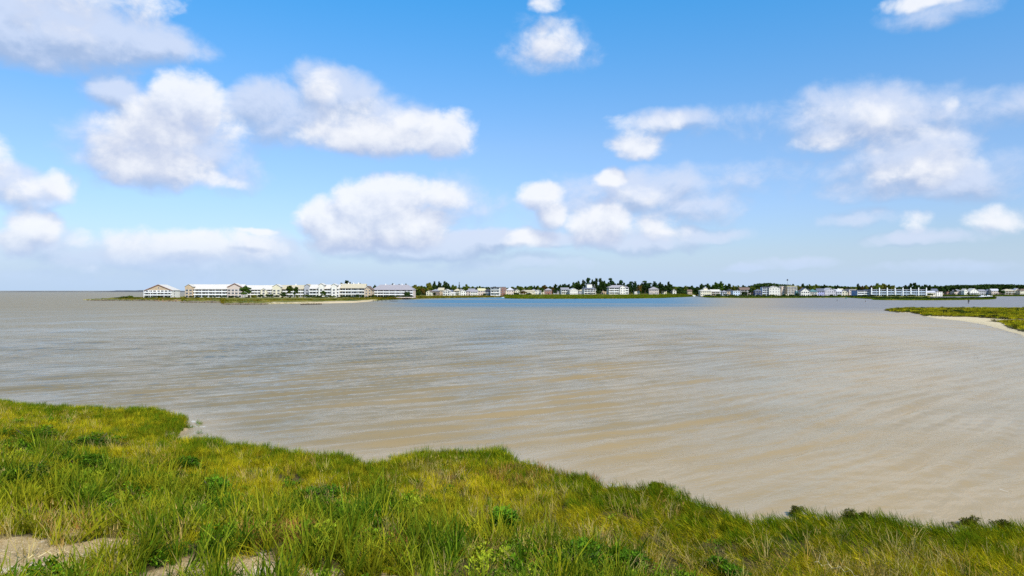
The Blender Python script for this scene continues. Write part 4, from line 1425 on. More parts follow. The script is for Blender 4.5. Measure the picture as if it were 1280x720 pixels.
HS = dict(group='houses along the far shore')
Zc = 2.2
L_ = [  # px0 px1 ytop D zg style wall roof label phrase extras
    (533, 540, 362.6, 900, Zc, 'front', 'cream', 'brown', 'small cream gabled house left of a grey-roofed house', 'the small cream gabled house', {}),
    (540, 548, 361.6, 930, Zc, 'hip', 'brown', 'grey', 'dark brown house with grey hipped roof under tall trees', 'the dark brown hipped house', {}),
    (548, 555, 359.6, 945, Zc, 'side', 'tan', 'cream', 'tan house with pale roof peeping over the brown house', 'the tan pale-roofed house', {}),
    (554, 563, 361.4, 915, Zc, 'front', 'white', 'white', 'white gabled house with big dark gable window', 'the white gabled house with a dark gable window', dict(win=(2.0, 1.8))),
    (563.5, 569, 365.2, 890, 1.8, 'side', 'white', 'white', 'low white shed right beside the dark-gabled white house', 'the low white shed', {}),
    (568, 575, 360.8, 930, Zc, 'hip', 'cream', 'cream', 'cream house with dark porch beside the tall narrow conifer', 'the cream house by the narrow conifer', dict(deck=True)),
    (575.5, 582, 361.6, 910, Zc, 'front', 'white', 'white', 'white-gabled house just right of the narrow conifer', 'the white gable right of the conifer', {}),
    (582, 589, 362.2, 930, Zc, 'hip', 'pink', 'lavender', 'pink house with lavender hipped roof in the shore row', 'the pink lavender-roofed house', {}),
    (588.5, 597, 362.4, 910, Zc, 'side', 'white', 'lavender', 'wide white house with long lavender roof in the shore row', 'the wide lavender-roofed white house', {}),
    (597, 606, 360.4, 930, Zc, 'side', 'pink', 'yellow', 'pink house under a yellowish straw-coloured roof', 'the yellowish-roofed pink house', {}),
    (606, 613.5, 361.0, 920, Zc, 'hip', 'grey', 'dark', 'grey house with dark roof left of the flat-topped white block', 'the grey dark-roofed house', dict(deck=True)),
    (614, 625, 358.8, 905, Zc, 'flat', 'white', 'dark', 'three-storey white block with dark flat roof', 'the flat-topped white block', dict(gap=3, win=(1.8, 1.6), deck=True)),
    (625.5, 632, 358.5, 930, Zc, 'flat', 'brick', 'grey', 'narrow brick-red block with flat roof', 'the narrow brick-red block', dict(gap=2.2)),
    (633, 642, 359.6, 915, Zc, 'hip', 'pink', 'palegrey', 'pinkish house with pale hipped roof behind the moored boat', 'the pinkish house behind the boat', {}),
    (643.5, 650, 361.4, 960, 2.8, 'front', 'cream', 'cream', 'pale cream gable showing behind dark red bushes', 'the cream gable behind dark red bushes', {}),
    (657, 668, 362.6, 985, 3.0, 'side', 'cream', 'cream', 'long low cream house on the marsh point', 'the long low cream house', {}),
    (669.5, 676, 361.4, 985, 3.0, 'front', 'white', 'grey', 'pale narrow gabled house beside the long low cream house', 'the pale narrow gabled house', {}),
    (681, 690, 360.4, 985, 3.0, 'hip', 'brick', 'lavender', 'brick house with broad lavender roof under a rusty tree', 'the lavender-roofed brick house', {}),
    (701, 711, 359.4, 1000, 3.2, 'side', 'white', 'grey', 'angular white house with open wooden decks', 'the angular white decked house', dict(deck=True)),
    (711.5, 722, 360.0, 990, 3.2, 'front', 'white', 'palegrey', 'white house with steep front gable near the tall pines', 'the steep white gable by the pines', {}),
    (729, 744, 358.2, 985, 3.2, 'hip', 'white', 'slate', 'big white house with square lookout cupola and dark decks', 'the white house with the lookout cupola', dict(cupola=(7.5, 3.2), deck=True, win=(2.2, 1.6))),
    (760, 785, 356.6, 990, 3.2, 'hip', 'white', 'lavender', 'largest white house with layered white balconies among the pines', 'the largest white balconied house', dict(gallery=True, gap=2.8, win=(2, 1.5), fronts=((.68, 8, 'white', 12.8, False),))),
    (812, 824, 358.8, 1000, 3.2, 'hip', 'pink', 'lavender', 'pinkish-grey house with dark garage opening at the right of the pines', 'the pinkish-grey house right of the pines', dict(win=(1.8, 1.7))),
    (841, 845.5, 361.5, 1020, 3.2, 'front', 'white', 'white', 'tiny white house lost in green trees left of the canal', 'the tiny white house left of the canal', {}),
    (876, 889, 361.0, 915, 1.8, 'hip', 'cream', 'white', 'cream house with white roof and chimney right of the canal', 'the cream house right of the canal', dict(chim=1, cupola=(5, .6))),
    (889, 900, 361.8, 925, 1.8, 'side', 'tan', 'white', 'tan house with dark porch joined to trees right of the chimney house', 'the tan house with dark porch', dict(deck=True)),
    (903, 909, 363.2, 900, 1.8, 'hip', 'grey', 'grey', 'little grey hip-roofed cottage under a round tree', 'the little grey cottage', {}),
    (916, 925, 363.4, 900, 1.8, 'flat', 'paleblue', 'palegrey', 'pale blue box-shaped house between white cars and dark trees', 'the pale blue box-shaped house', {}),
    (925.5, 938, 359.2, 930, 1.8, 'side', 'brown', 'brown', 'brown timber house with pale posts half hidden by trees', 'the brown timber house', dict(deck=True)),
    (944, 952.5, 361.6, 890, 1.8, 'hip', 'navy', 'slate', 'dark navy-blue house beside a white glazed house', 'the navy-blue house', {}),
    (953, 962, 358.6, 895, 1.8, 'flat', 'paleblue', 'slate', 'white and blue glazed house with dark roof terrace', 'the blue glazed house', dict(deck=True, win=(1.9, 1.8), gap=2.4)),
    (962.5, 976, 357.4, 890, 1.8, 'front', 'white', 'white', 'big plain white house with broad low gable', 'the big plain white house', dict(rh=2.4, win=(1, 1.2), gap=3)),
    (976.5, 982, 357.4, 890, 1.8, 'flat', 'pink', 'grey', 'narrow pink tower-like house beside the big white house', 'the narrow pink house', {}),
    (982.5, 995, 357.4, 885, 1.8, 'flat', 'tan', 'yellow', 'tan three-storey house with dark recessed balconies on stilts', 'the tan three-storey house', dict(deck=True, win=(2.4, 1.8), gap=3.6, piles=True)),
    (996, 1001, 363.6, 880, 1.6, 'side', 'teal', 'teal', 'small teal shed squeezed beside the blue boathouse', 'the small teal shed', {}),
    (1001.5, 1012.5, 359.8, 870, 1.4, 'front', 'white', 'slate', 'white-gabled boathouse with navy-blue lower storey', 'the white-gabled boathouse', dict(rh=4.2, win=(1.8, 1.8))),
    (1013, 1021.5, 361.8, 875, 1.5, 'hip', 'cream', 'teal', 'cream house on white posts right of the boathouse', 'the cream house on white posts', dict(piles=True, deck=True)),
    (1022, 1030.5, 360.6, 880, 1.5, 'side', 'lilac', 'slate', 'lilac house with dark slate roof', 'the lilac slate-roofed house', {}),
    (1031, 1045, 359.8, 880, 1.5, 'front', 'lavender', 'palegrey', 'wide lavender-white house with rounded low gable', 'the wide lavender-white house', dict(rh=3.4, win=(1.1, 1.4))),
    (1045.5, 1052.5, 361.6, 880, 1.5, 'side', 'grey', 'palegrey', 'grey-white house with tall chimney right of the lavender one', 'the grey-white chimney house', dict(chim=1)),
    (1053, 1060, 361.8, 880, 1.5, 'front', 'cream', 'grey', 'cream-white house with dark windows above the green buoy', 'the cream-white house above the green buoy', {}),
    (1060.5, 1070, 361.6, 880, 1.5, 'flat', 'pink', 'palegrey', 'pinkish flat-roofed block with dark red windows', 'the pinkish flat-roofed block', {}),
    (1159, 1170, 363.6, 900, 1.8, 'side', 'cream', 'palegrey', 'low pale building right of the long posted hotel', 'the low pale building', {}),
    (1170.5, 1178, 364.6, 910, 1.8, 'flat', 'white', 'white', 'flat white garage right of the low pale building', 'the flat white garage', {}),
    (1184, 1192, 360.6, 1160, 2.0, 'side', 'brick', 'cream', 'brick-red house with cream roof on the eastern shore', 'the cream-roofed brick-red house', {}),
    (1192.5, 1203.5, 361.6, 1150, 2.0, 'hip', 'pink', 'grey', 'pink house with wide grey roof on the eastern shore', 'the pink grey-roofed house', {}),
    (1204.5, 1209.5, 360.8, 1140, 2.0, 'front', 'white', 'white', 'tall narrow white gable on the eastern shore', 'the tall narrow white gable', {}),
    (1212.5, 1224, 360.4, 1140, 2.0, 'front', 'white', 'white', 'big bright white gabled house on the eastern shore', 'the big bright gabled house', dict(rh=5, deck=True)),
    (1224.5, 1232, 361.8, 1160, 2.0, 'side', 'grey', 'grey', 'grey house left of its grey twin behind white boats', 'the left grey house behind boats', {}),
    (1232.5, 1240, 361.8, 1160, 2.0, 'hip', 'grey', 'slate', 'slate-roofed grey house behind the right white boat', 'the slate-roofed grey house', {}),
    (1240.5, 1249, 361.0, 1150, 2.0, 'side', 'pink', 'palegrey', 'pale pink house beside dark trees on the eastern shore', 'the pale pink eastern house', {}),
    (1256, 1268, 361.4, 1140, 2.0, 'hip', 'tan', 'cream', 'tan house with broad cream roof near the right picture edge', 'the tan house with broad cream roof', dict(deck=True)),
    (1269, 1275, 360.2, 1150, 2.0, 'front', 'cream', 'palegrey', 'cream gabled house second from the right edge', 'the cream gabled house near the edge', {}),
    (1275.5, 1288, 361.2, 1140, 2.0, 'hip', 'cream', 'brown', 'cream brown-roofed house cut by the right picture edge', 'the brown-roofed house at the edge', {}),
]
for (a, b, yt, D, zg, stl, wl, rf, lb, ph, ex) in L_:
    kw = dict(HS); kw.update(ex)
    house(a, b, yt, D, zg, stl, wl, rf, lb, phrase=ph, **kw)

# second row of houses, half hidden behind the first and the trees
_w = ['white', 'cream', 'grey', 'tan', 'paleblue', 'pink', 'cream', 'brown']; _rf = ['grey', 'brown', 'palegrey', 'slate', 'cream', 'dark']
_front = [q for q in LM if q[0] > 530]
_front.sort()
for a_, b_ in zip(_front[:-1], _front[1:]):
    mid = (a_[0] + b_[0]) / 2 + random.uniform(-1, 1); hw_ = random.uniform(2.6, 4.2)
    if b_[0] - a_[0] < 7.2 and random.random() < .35:
        continue
    D_ = max(a_[1], b_[1]) + random.uniform(18, 34)
    wl = random.choice(_w); rf = random.choice(_rf)
    house(mid - hw_, mid + hw_, random.uniform(360.2, 362.6) if D_ < 1100 else random.uniform(361.4, 363.0), D_, 2.2 if not 640 < mid < 870 else 3.3, random.choice(['front', 'side', 'hip']), wl, rf,
          f'{wl.replace("pale", "pale ")} {rf.replace("pale", "pale-")}-roofed house right of {a_[2]}, set back', **HS)
    LM.pop()

# the long waterfront hotel with tall white posts -----------------------
Dh = 840; zh = 1.3
hotel2 = house(1088, 1157, 361.6, Dh, zh, 'flat', 'grey', 'grey', 'long grey waterfront hotel with tall white posts rising above its roof', cat='hotel', name='waterfront_hotel', trim='wall_paleblue', floors=3, deep=16, yaw=0,
               gap=2.6, win=(1.9, 1.7), gallery=True, phrase='the long posted hotel')
Wh = 69 * Dh / FPX
for i in range(8):
    x = -Wh / 2 + .3 + (Wh - .6) * i / 7
    MB().box(x - .45, x + .45, -10.55, -9.75, -.8, hgt(359.6, Dh) - zh).build('post', M['trim'], hotel2)
house(1071, 1088, 362.6, Dh + 4, zh, 'flat', 'blue', 'slate', 'blue glass-fronted wing left of the long posted hotel', cat='hotel wing', name='hotel_wing', floors=3, deep=14, yaw=0, gap=2.4, win=(2.0, 2.0), gallery=True,
      phrase='the blue glass-fronted wing')

# ------------------------------------------------------------------ trees
def crown_mesh(name, mat, lobes, n, leaf, flat=.7, seed=0):
    r = np.random.default_rng(seed)
    vs = []; fs = []; tone = []
    wts = np.array([l[3] ** 2 for l in lobes]); wts = wts / wts.sum()
    which = r.choice(len(lobes), n, p=wts)
    for i in range(n):
        cx, cy, cz, R_ = lobes[which[i]]
        d = r.normal(size=3); d /= np.linalg.norm(d)
        if d[2] < -.4: d[2] *= .4
        rad = R_ * r.uniform(.45, 1.05)
        c = Vector((cx + d[0] * rad, cy + d[1] * rad, cz + d[2] * rad * flat))
        u = Vector(r.normal(size=3)).normalized(); nv = (Vector(d) + Vector(r.normal(size=3)) * .5).normalized()
        u = nv.cross(u).normalized(); v = nv.cross(u)
        L = leaf * r.uniform(.6, 1.5)
        b = len(vs)
        vs += [c + u * L, c + v * L * .6, c - u * L * .8, c - v * L * .7]
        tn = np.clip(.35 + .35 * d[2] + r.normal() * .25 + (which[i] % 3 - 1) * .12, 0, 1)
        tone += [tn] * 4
        fs += [(b, b + 1, b + 2), (b, b + 2, b + 3)]
    return np_mesh(name, vs, fs, mat, smooth=False, attrs={'tone': tone})


def trunk_mesh(h, r0, branches, seed):
    r = random.Random(seed)
    m = MB()
    m.tube((0, 0, -.06), (r.uniform(-.03, .03), 0, h * .55), r0, r0 * .6, 6)
    m.tube((0, 0, h * .5), (r.uniform(-.05, .05), r.uniform(-.05, .05), h), r0 * .62, r0 * .2, 6)
    for i in range(branches):
        a = r.uniform(0, 6.28); z = h * r.uniform(.45, .85); L = r.uniform(.15, .35)
        m.tube((0, 0, z), (math.cos(a) * L, math.sin(a) * L, z + r.uniform(.05, .16)), r0 * .3, r0 * .1, 5)
    return m.mesh('trunk', M['bark'])


# unit trees: height 1, crown width as given
KIND = {}


def lobes_broad(seed, w):
    r = random.Random(seed)
    L = [(0, 0, .62, .25 * w / .8)]
    for i in range(8):
        a = r.uniform(0, 6.28); q = r.uniform(.5, 1) * (w / 2 - .12)
        L.append((math.cos(a) * q, math.sin(a) * q, r.uniform(.36, .8), r.uniform(.11, .19)))
    L.append((r.uniform(-.1, .1), 0, .84, .15))
    return L


def lobes_pine(seed):
    r = random.Random(seed)
    L = []
    for i in range(8):
        z = r.uniform(.42, .92); q = r.uniform(.02, .15) * (1.2 - abs(z - .65) * 1.4); a = r.uniform(0, 6.28)
        L.append((math.cos(a) * q, math.sin(a) * q, z, r.uniform(.09, .15)))
    L.append((0, 0, .90, .10)); L.append((0, 0, .78, .13)); L.append((0.02, 0, .66, .14))
    return L


def add_kind(key, mat, lobesf, n, leaf, tr, variants=3, flat=.75):
    KIND[key] = []
    for v in range(variants):
        KIND[key].append((crown_mesh('crown', M[mat], lobesf(v * 7 + len(key)), n, leaf, flat, v + 3), trunk_mesh(tr[0], tr[1], tr[2], v)))


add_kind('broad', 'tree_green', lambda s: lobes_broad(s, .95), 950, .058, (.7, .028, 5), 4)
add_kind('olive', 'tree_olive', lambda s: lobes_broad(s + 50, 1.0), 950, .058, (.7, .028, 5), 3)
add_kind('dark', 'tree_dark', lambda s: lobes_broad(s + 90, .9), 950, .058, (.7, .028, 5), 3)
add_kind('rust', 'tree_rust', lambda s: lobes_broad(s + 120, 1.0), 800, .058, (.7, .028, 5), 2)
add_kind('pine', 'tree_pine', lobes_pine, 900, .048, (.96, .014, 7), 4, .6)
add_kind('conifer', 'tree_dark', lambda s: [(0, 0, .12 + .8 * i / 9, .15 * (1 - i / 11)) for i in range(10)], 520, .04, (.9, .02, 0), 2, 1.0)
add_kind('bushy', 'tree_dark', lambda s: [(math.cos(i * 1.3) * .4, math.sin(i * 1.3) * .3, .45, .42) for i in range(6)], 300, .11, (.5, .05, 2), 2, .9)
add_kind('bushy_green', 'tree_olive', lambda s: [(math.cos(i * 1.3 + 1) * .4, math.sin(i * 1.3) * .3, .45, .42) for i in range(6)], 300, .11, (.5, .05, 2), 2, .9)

DESC = {'broad': 'green broadleaf tree', 'olive': 'yellow-green broadleaf tree', 'dark': 'dark dense tree', 'rust': 'rusty-brown tinged tree', 'pine': 'tall sparse pine', 'conifer': 'narrow dark conifer',
        'bushy': 'dark rounded bush', 'bushy_green': 'yellow-green bush'}
NAME = {'broad': 'broadleaf_tree', 'olive': 'broadleaf_tree', 'dark': 'broadleaf_tree', 'rust': 'broadleaf_tree', 'pine': 'pine_tree', 'conifer': 'conifer_tree', 'bushy': 'bush', 'bushy_green': 'bush'}
TREES = []      # (px, D, kind, object)


def tree(px, ytop, kind, D, zg, wpx=None, aspect=1.0):
    H = max(hgt(ytop, D) - zg, 1.2)
    w = (wpx * D / FPX) if wpx else None
    base_w = {'pine': .45, 'conifer': .34, 'bushy': 1.4, 'bushy_green': 1.4}.get(kind, 1.0)
    sx = (w / base_w) if w else H * aspect
    cr, tk = random.choice(KIND[kind])
    e = empty(NAME[kind], (bear(px, D), D, zg), random.uniform(0, 6.28))
    c = link('crown', cr, e, scale=(sx, sx, H))
    link('trunk', tk, e, scale=(max(sx * .6, 2), max(sx * .6, 2), H))
    TREES.append((px, D, kind, e, H))
    return e


T_ = [  # px, ytop, kind, D, zg, width px
    (307, 356.8, 'broad', 625, 2.0, 17), (363, 355.8, 'olive', 640, 2.0, 13), (354, 363.8, 'bushy', 632, 2.0, 9), (370, 357.5, 'broad', 645, 2.0, 8), (404, 362.8, 'broad', 640, 2.0, 9),
    (383, 367, 'bushy_green', 640, 2, 7), (318, 367.5, 'bushy_green', 615, 1.6, 8), (326, 367, 'bushy', 640, 2, 9), (337, 366.5, 'bushy', 640, 2, 10), (346, 368, 'bushy', 640, 2, 7), (290, 369, 'bushy', 635, 2, 8),
    (297, 370, 'bushy', 633, 2, 6), (281, 369.6, 'bushy', 640, 2, 4), (264, 370, 'bushy', 640, 2, 4), (198, 369, 'bushy', 630, 1.9, 5), (210, 370.6, 'bushy', 632, 1.9, 4), (183, 370.5, 'bushy', 630, 1.9, 3.5), (190, 371, 'bushy_green', 630, 1.9, 6),
    (156, 369.4, 'bushy_green', 640, 1.2, 8), (163, 368.2, 'bushy_green', 640, 1.2, 6), (148, 371, 'bushy_green', 635, 1.2, 8), (171, 370.6, 'bushy_green', 635, 1.2, 7), (232, 370.5, 'bushy', 640, 1.9, 4), (240, 369.5, 'bushy_green', 640, 1.9, 5),
    (434, 349.6, 'dark', 760, 2.2, 17), (427, 352.6, 'dark', 755, 2.2, 9), (441, 352.5, 'dark', 750, 2.2, 9), (450, 353.0, 'dark', 760, 2.2, 9), (381, 355.2, 'dark', 760, 2.2, 5), (420, 354.2, 'dark', 765, 2.2, 4), (468, 354.9, 'dark', 765, 2.2, 6),
    (482, 354.2, 'dark', 770, 2.2, 9), (492, 353.0, 'dark', 770, 2.2, 9), (499, 354.0, 'dark', 770, 2.2, 7), (508, 353.9, 'olive', 790, 2.2, 8),
    (447, 366.6, 'bushy', 660, 2, 4), (454, 368, 'bushy', 660, 2, 4), (467, 367, 'bushy', 670, 2, 4), (430, 369.8, 'bushy', 655, 2, 7), (440, 370.2, 'bushy', 652, 2, 8), (470, 370.2, 'bushy', 665, 2, 9), (480, 370.2, 'bushy', 670, 2, 9), (490, 369.2, 'bushy', 680, 2, 9),
    (415, 369.8, 'bushy_green', 650, 2, 8), (395, 370.5, 'bushy_green', 645, 2, 9),
    (509, 362.8, 'bushy', 685, 2, 8), (519, 354.8, 'olive', 800, 2.2, 14), (523, 363.5, 'bushy', 720, 2, 6), (527, 356, 'olive', 810, 2.2, 10), (529, 359.5, 'rust', 800, 2.2, 9), (537, 352.0, 'olive', 960, 2.2, 12), (543, 350.8, 'dark', 970, 2.2, 9),
    (549, 351, 'dark', 975, 2.2, 9), (556, 350.6, 'dark', 975, 2.2, 10), (560, 353.5, 'dark', 970, 2.2, 8), (566, 354.8, 'olive', 980, 2.2, 10), (574, 351.8, 'conifer', 960, 2.2, 4.6), (583, 354.5, 'olive', 985, 2.2, 10), (591, 357, 'olive', 990, 2.2, 9),
    (600, 356.8, 'olive', 990, 2.2, 9), (608, 357.8, 'broad', 985, 2.2, 8), (619, 357.6, 'dark', 990, 2.2, 9), (543, 365, 'bushy', 890, 2, 5), (606, 366, 'bushy', 890, 2, 4), (531, 366, 'bushy', 890, 2, 4),
    (640, 357.5, 'olive', 1010, 2.8, 8), (647, 356.4, 'olive', 1010, 3, 8), (653, 358, 'olive', 1010, 3, 7), (653, 363.4, 'rust', 935, 2.6, 13), (645, 365, 'bushy', 930, 2.4, 9), (661, 365.6, 'bushy', 930, 2.4, 8), (661, 357.8, 'olive', 1015, 3, 8),
    (668, 356.4, 'dark', 1015, 3, 6), (673, 357, 'olive', 1015, 3, 7), (681, 355.5, 'rust', 1010, 3.2, 12), (678, 359.5, 'broad', 980, 3.2, 5), (691, 358, 'rust', 990, 3.2, 6), (694, 353.8, 'dark', 1010, 3.2, 7), (694, 361, 'bushy', 975, 3, 5),
    (701, 354.6, 'dark', 1020, 3.2, 7), (706, 354.0, 'pine', 1020, 3.2, 6), (711, 354.5, 'dark', 1025, 3.2, 9), (717, 352, 'dark', 1025, 3.2, 9), (723, 350.2, 'dark', 1025, 3.2, 10), (729, 348.8, 'dark', 1030, 3.2, 8), (735, 346.2, 'pine', 1030, 3.2, 7),
    (741, 347.8, 'dark', 1030, 3.2, 7), (745, 346.4, 'pine', 1020, 3.2, 7), (751, 346.4, 'dark', 1030, 3.2, 8), (755, 349.5, 'dark', 1010, 3.2, 8), (760, 351.2, 'dark', 1020, 3.2, 8), (750, 355, 'dark', 985, 3.2, 9), (756, 357, 'dark', 980, 3.2, 7),
    (748, 362, 'bushy', 975, 3.2, 7), (764, 347.4, 'pine', 1040, 3.2, 7), (767, 351.6, 'pine', 1045, 3.2, 8), (776, 349.4, 'pine', 1040, 3.2, 8), (772, 353.2, 'dark', 1030, 3.2, 9), (780, 352.6, 'dark', 1030, 3.2, 8), (788, 351.6, 'pine', 1035, 3.2, 8),
    (794, 350.8, 'pine', 1050, 3.2, 6), (787, 356.5, 'dark', 1000, 3.2, 8), (793, 356.8, 'dark', 1000, 3.2, 8), (799, 355.5, 'rust', 1000, 3.2, 8), (802, 352.4, 'pine', 1020, 3.2, 7), (807, 350.8, 'pine', 1020, 3.2, 9), (806, 357, 'dark', 995, 3.2, 8),
    (811, 353.4, 'pine', 1030, 3.2, 8), (818, 350.9, 'pine', 1030, 3.2, 7), (816, 356, 'dark', 1030, 3.2, 8), (825, 351.2, 'pine', 1010, 3.2, 7), (828, 354.4, 'dark', 1000, 3.2, 9), (836, 351.0, 'pine', 1010, 3.2, 7), (833, 356, 'dark', 1010, 3.2, 8),
    (838, 358.4, 'dark', 1000, 3.2, 8), (843, 357.6, 'olive', 1050, 3.2, 9), (850, 357.6, 'dark', 1010, 3, 10), (852, 362, 'bushy', 960, 2.6, 12), (857, 356.6, 'olive', 1060, 3, 9), (864, 356.0, 'dark', 1060, 2.6, 9), (871, 357.6, 'dark', 1000, 2, 10),
    (871, 364, 'bushy', 930, 1.8, 8), (878, 353.6, 'dark', 1060, 2, 9), (885, 353.2, 'dark', 1060, 2, 10), (891, 355, 'broad', 1050, 2, 7), (895, 351.6, 'broad', 980, 2, 9), (901, 350.8, 'broad', 980, 2, 11), (907, 355, 'broad', 960, 2, 8), (911, 353.6, 'dark', 950, 2, 8),
    (917, 355.8, 'olive', 960, 2, 9), (923, 356, 'olive', 970, 2, 8), (929, 355.6, 'broad', 975, 2, 9), (936, 356, 'dark', 970, 2, 7), (931, 363, 'bushy', 905, 1.8, 7), (938, 360, 'dark', 905, 1.8, 6), (942, 358.8, 'olive', 960, 2, 9), (949, 358.4, 'olive', 960, 2, 8),
    (907, 366.8, 'bushy', 880, 1.6, 6), (898, 366.8, 'bushy', 880, 1.6, 6), (915, 368, 'bushy', 880, 1.6, 9), (928, 367.6, 'bushy', 880, 1.6, 9), (938, 368, 'bushy', 880, 1.6, 8), (997, 366, 'bushy', 868, 1.5, 5), (991, 367.6, 'bushy', 868, 1.5, 4),
    (980, 368, 'bushy', 868, 1.5, 6), (965, 368.8, 'bushy', 866, 1.5, 6),
    (985, 354.6, 'dark', 1040, 2, 8), (991, 354.2, 'dark', 1040, 2, 8), (1004, 353.6, 'dark', 1040, 2, 7), (1012, 354.6, 'olive', 1040, 2, 8), (1020, 354.2, 'olive', 1040, 2, 8), (1030, 354.6, 'dark', 1040, 2, 8), (1001, 357.5, 'rust', 960, 2, 8), (1017, 358, 'olive', 950, 2, 8),
    (998, 356, 'olive', 1000, 2, 7), (1037, 357, 'olive', 1000, 2, 8), (1047, 355.6, 'dark', 1040, 2, 6), (1054, 358, 'olive', 1000, 2, 8), (1062, 358.4, 'dark', 1000, 2, 8), (1069, 358.2, 'olive', 1000, 2, 8), (1073, 353.6, 'pine', 1030, 2, 6), (1078, 356.4, 'rust', 1020, 2, 8),
    (1083, 355.4, 'olive', 1020, 2, 8), (1089, 356, 'rust', 1010, 2, 9), (1096, 353.2, 'olive', 1010, 2, 12), (1104, 353.2, 'olive', 1020, 2, 12), (1111, 354.4, 'olive', 1010, 2, 10), (1117, 356, 'olive', 1000, 2, 8), (1124, 357.5, 'dark', 1000, 2, 8), (1131, 355.2, 'dark', 1010, 2, 8),
    (1138, 353.0, 'dark', 1010, 2, 8), (1144, 352.4, 'dark', 1010, 2, 9), (1149, 355, 'dark', 1000, 2, 7), (1156, 354.8, 'dark', 1000, 2, 9), (1162, 355.6, 'dark', 1000, 2, 8), (1169, 355.4, 'broad', 1010, 2, 9), (1176, 356.6, 'dark', 1010, 2, 8), (1183, 355.8, 'dark', 1020, 2, 9),
    (1163, 366, 'bushy', 880, 1.6, 7), (1180, 360.5, 'dark', 960, 2, 7), (1250, 360.6, 'dark', 1130, 2, 6), (1254, 362, 'bushy', 1125, 2, 5),
    (1210, 365.4, 'bushy', 1120, 2, 3), (1268, 366, 'bushy', 1120, 2, 4), (1246, 366.6, 'bushy', 1120, 2, 5), (1192, 366.6, 'bushy', 1120, 2, 4),
]
for i in range(26):
    T_.append((388 + i * 5 + random.uniform(-1.5, 1.5), random.uniform(368.4, 370.8), random.choice(['bushy', 'bushy', 'bushy_green']), random.uniform(640, 655) if i < 16 else random.uniform(660, 680), 2.0, random.uniform(4, 8)))
for i in range(14):
    T_.append((236 + i * 10.5 + random.uniform(-2, 2), random.uniform(369, 371.4), random.choice(['bushy', 'bushy_green']), 632, 2.0, random.uniform(3, 7)))
for i in range(26):
    T_.append((698 + i * 5.6 + random.uniform(-1.5, 1.5), random.uniform(353, 357.5), 'dark', 1045 + random.uniform(0, 15), 3.2, random.uniform(7, 10)))
for i in range(34):
    T_.append((880 + i * 8.4 + random.uniform(-2, 2), random.uniform(367.4, 369.6), random.choice(['bushy', 'bushy', 'bushy_green']), 868 if i < 22 else 822, 1.4, random.uniform(4, 7)))
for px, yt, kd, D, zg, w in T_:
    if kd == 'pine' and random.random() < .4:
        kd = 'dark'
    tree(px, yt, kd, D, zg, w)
# second rank of trees closing the gaps behind the houses
pxs = 514
while pxs < 1196:
    kd = random.choice(['olive', 'dark', 'broad', 'dark'])
    if 985 < pxs < 1130: kd = random.choice(['olive', 'olive', 'dark', 'rust'])
    if 700 < pxs < 840: kd = 'dark'
    tree(pxs, random.uniform(356.4, 359.4) + (1.0 if 600 < pxs < 640 else 0), kd, random.uniform(1080, 1130), 3.0 if 640 < pxs < 870 else 2.2, random.uniform(9, 13))
    pxs += random.uniform(6.5, 9)

# labels for the trees, told apart by their nearest building
ORD = ['', 'second ', 'third ', 'fourth ', 'fifth ', 'sixth ', 'seventh ', 'eighth ', 'ninth ', 'tenth ', 'eleventh ', 'twelfth ', 'thirteenth ', 'fourteenth ', 'fifteenth ', 'sixteenth ', 'seventeenth ', 'eighteenth ', 'nineteenth ', 'twentieth ']
bucket = {}
for tr in TREES:
    px, D, kd, e, H = tr
    l = min(LM, key=lambda q: abs(q[0] - px) + abs(q[1] - D) * .01)
    rel = 'in front of' if D < l[1] - 2 else 'behind'
    sz = DESC[kd]
    if kd in ('broad', 'olive', 'dark', 'rust'):
        sz = ('tall ' if H > 16 else 'low ' if H < 10.5 else '') + sz
    bucket.setdefault((sz, rel, l[2]), []).append(tr)
for (sz, rel, ph), lst in bucket.items():
    lst.sort(key=lambda q: q[0])
    for i, (px, D, kd, e, H) in enumerate(lst):
        if len(lst) == 1:
            lab = f'{sz} {rel} {ph}'
        elif len(lst) == 2:
            lab = f'{("left" if i == 0 else "right")} {sz} of two {rel} {ph}'
        else:
            lab = f'{ORD[i]}{"leftmost " if i == 0 else ""}{sz} {"from the left " if i else ""}{rel} {ph}'
        lab = ' '.join(lab.split()[:16])
        setp(e, lab, 'bush' if 'bush' in kd else 'tree', 'bushes by the far buildings' if 'bush' in kd else 'trees along the far shore')

# bare pale snag leaning beside the lookout house
m = MB()
m.tube((0, 0, 0), (3.2, 0, 11), .35, .22, 6); m.tube((3.2, 0, 11), (4.6, 0, 14.5), .22, .1, 6); m.tube((2.2, 0, 7.5), (0.2, .3, 10.5), .16, .06, 5); m.tube((4.9, .4, 0), (4.7, .2, 12.5), .3, .12, 6)
o = m.build('bare_tree', M['pale_bark'], None, (bear(739.5, 978), 978, 3.2))
setp(o, 'pale leafless leaning snag right of the house with the lookout cupola', 'tree')


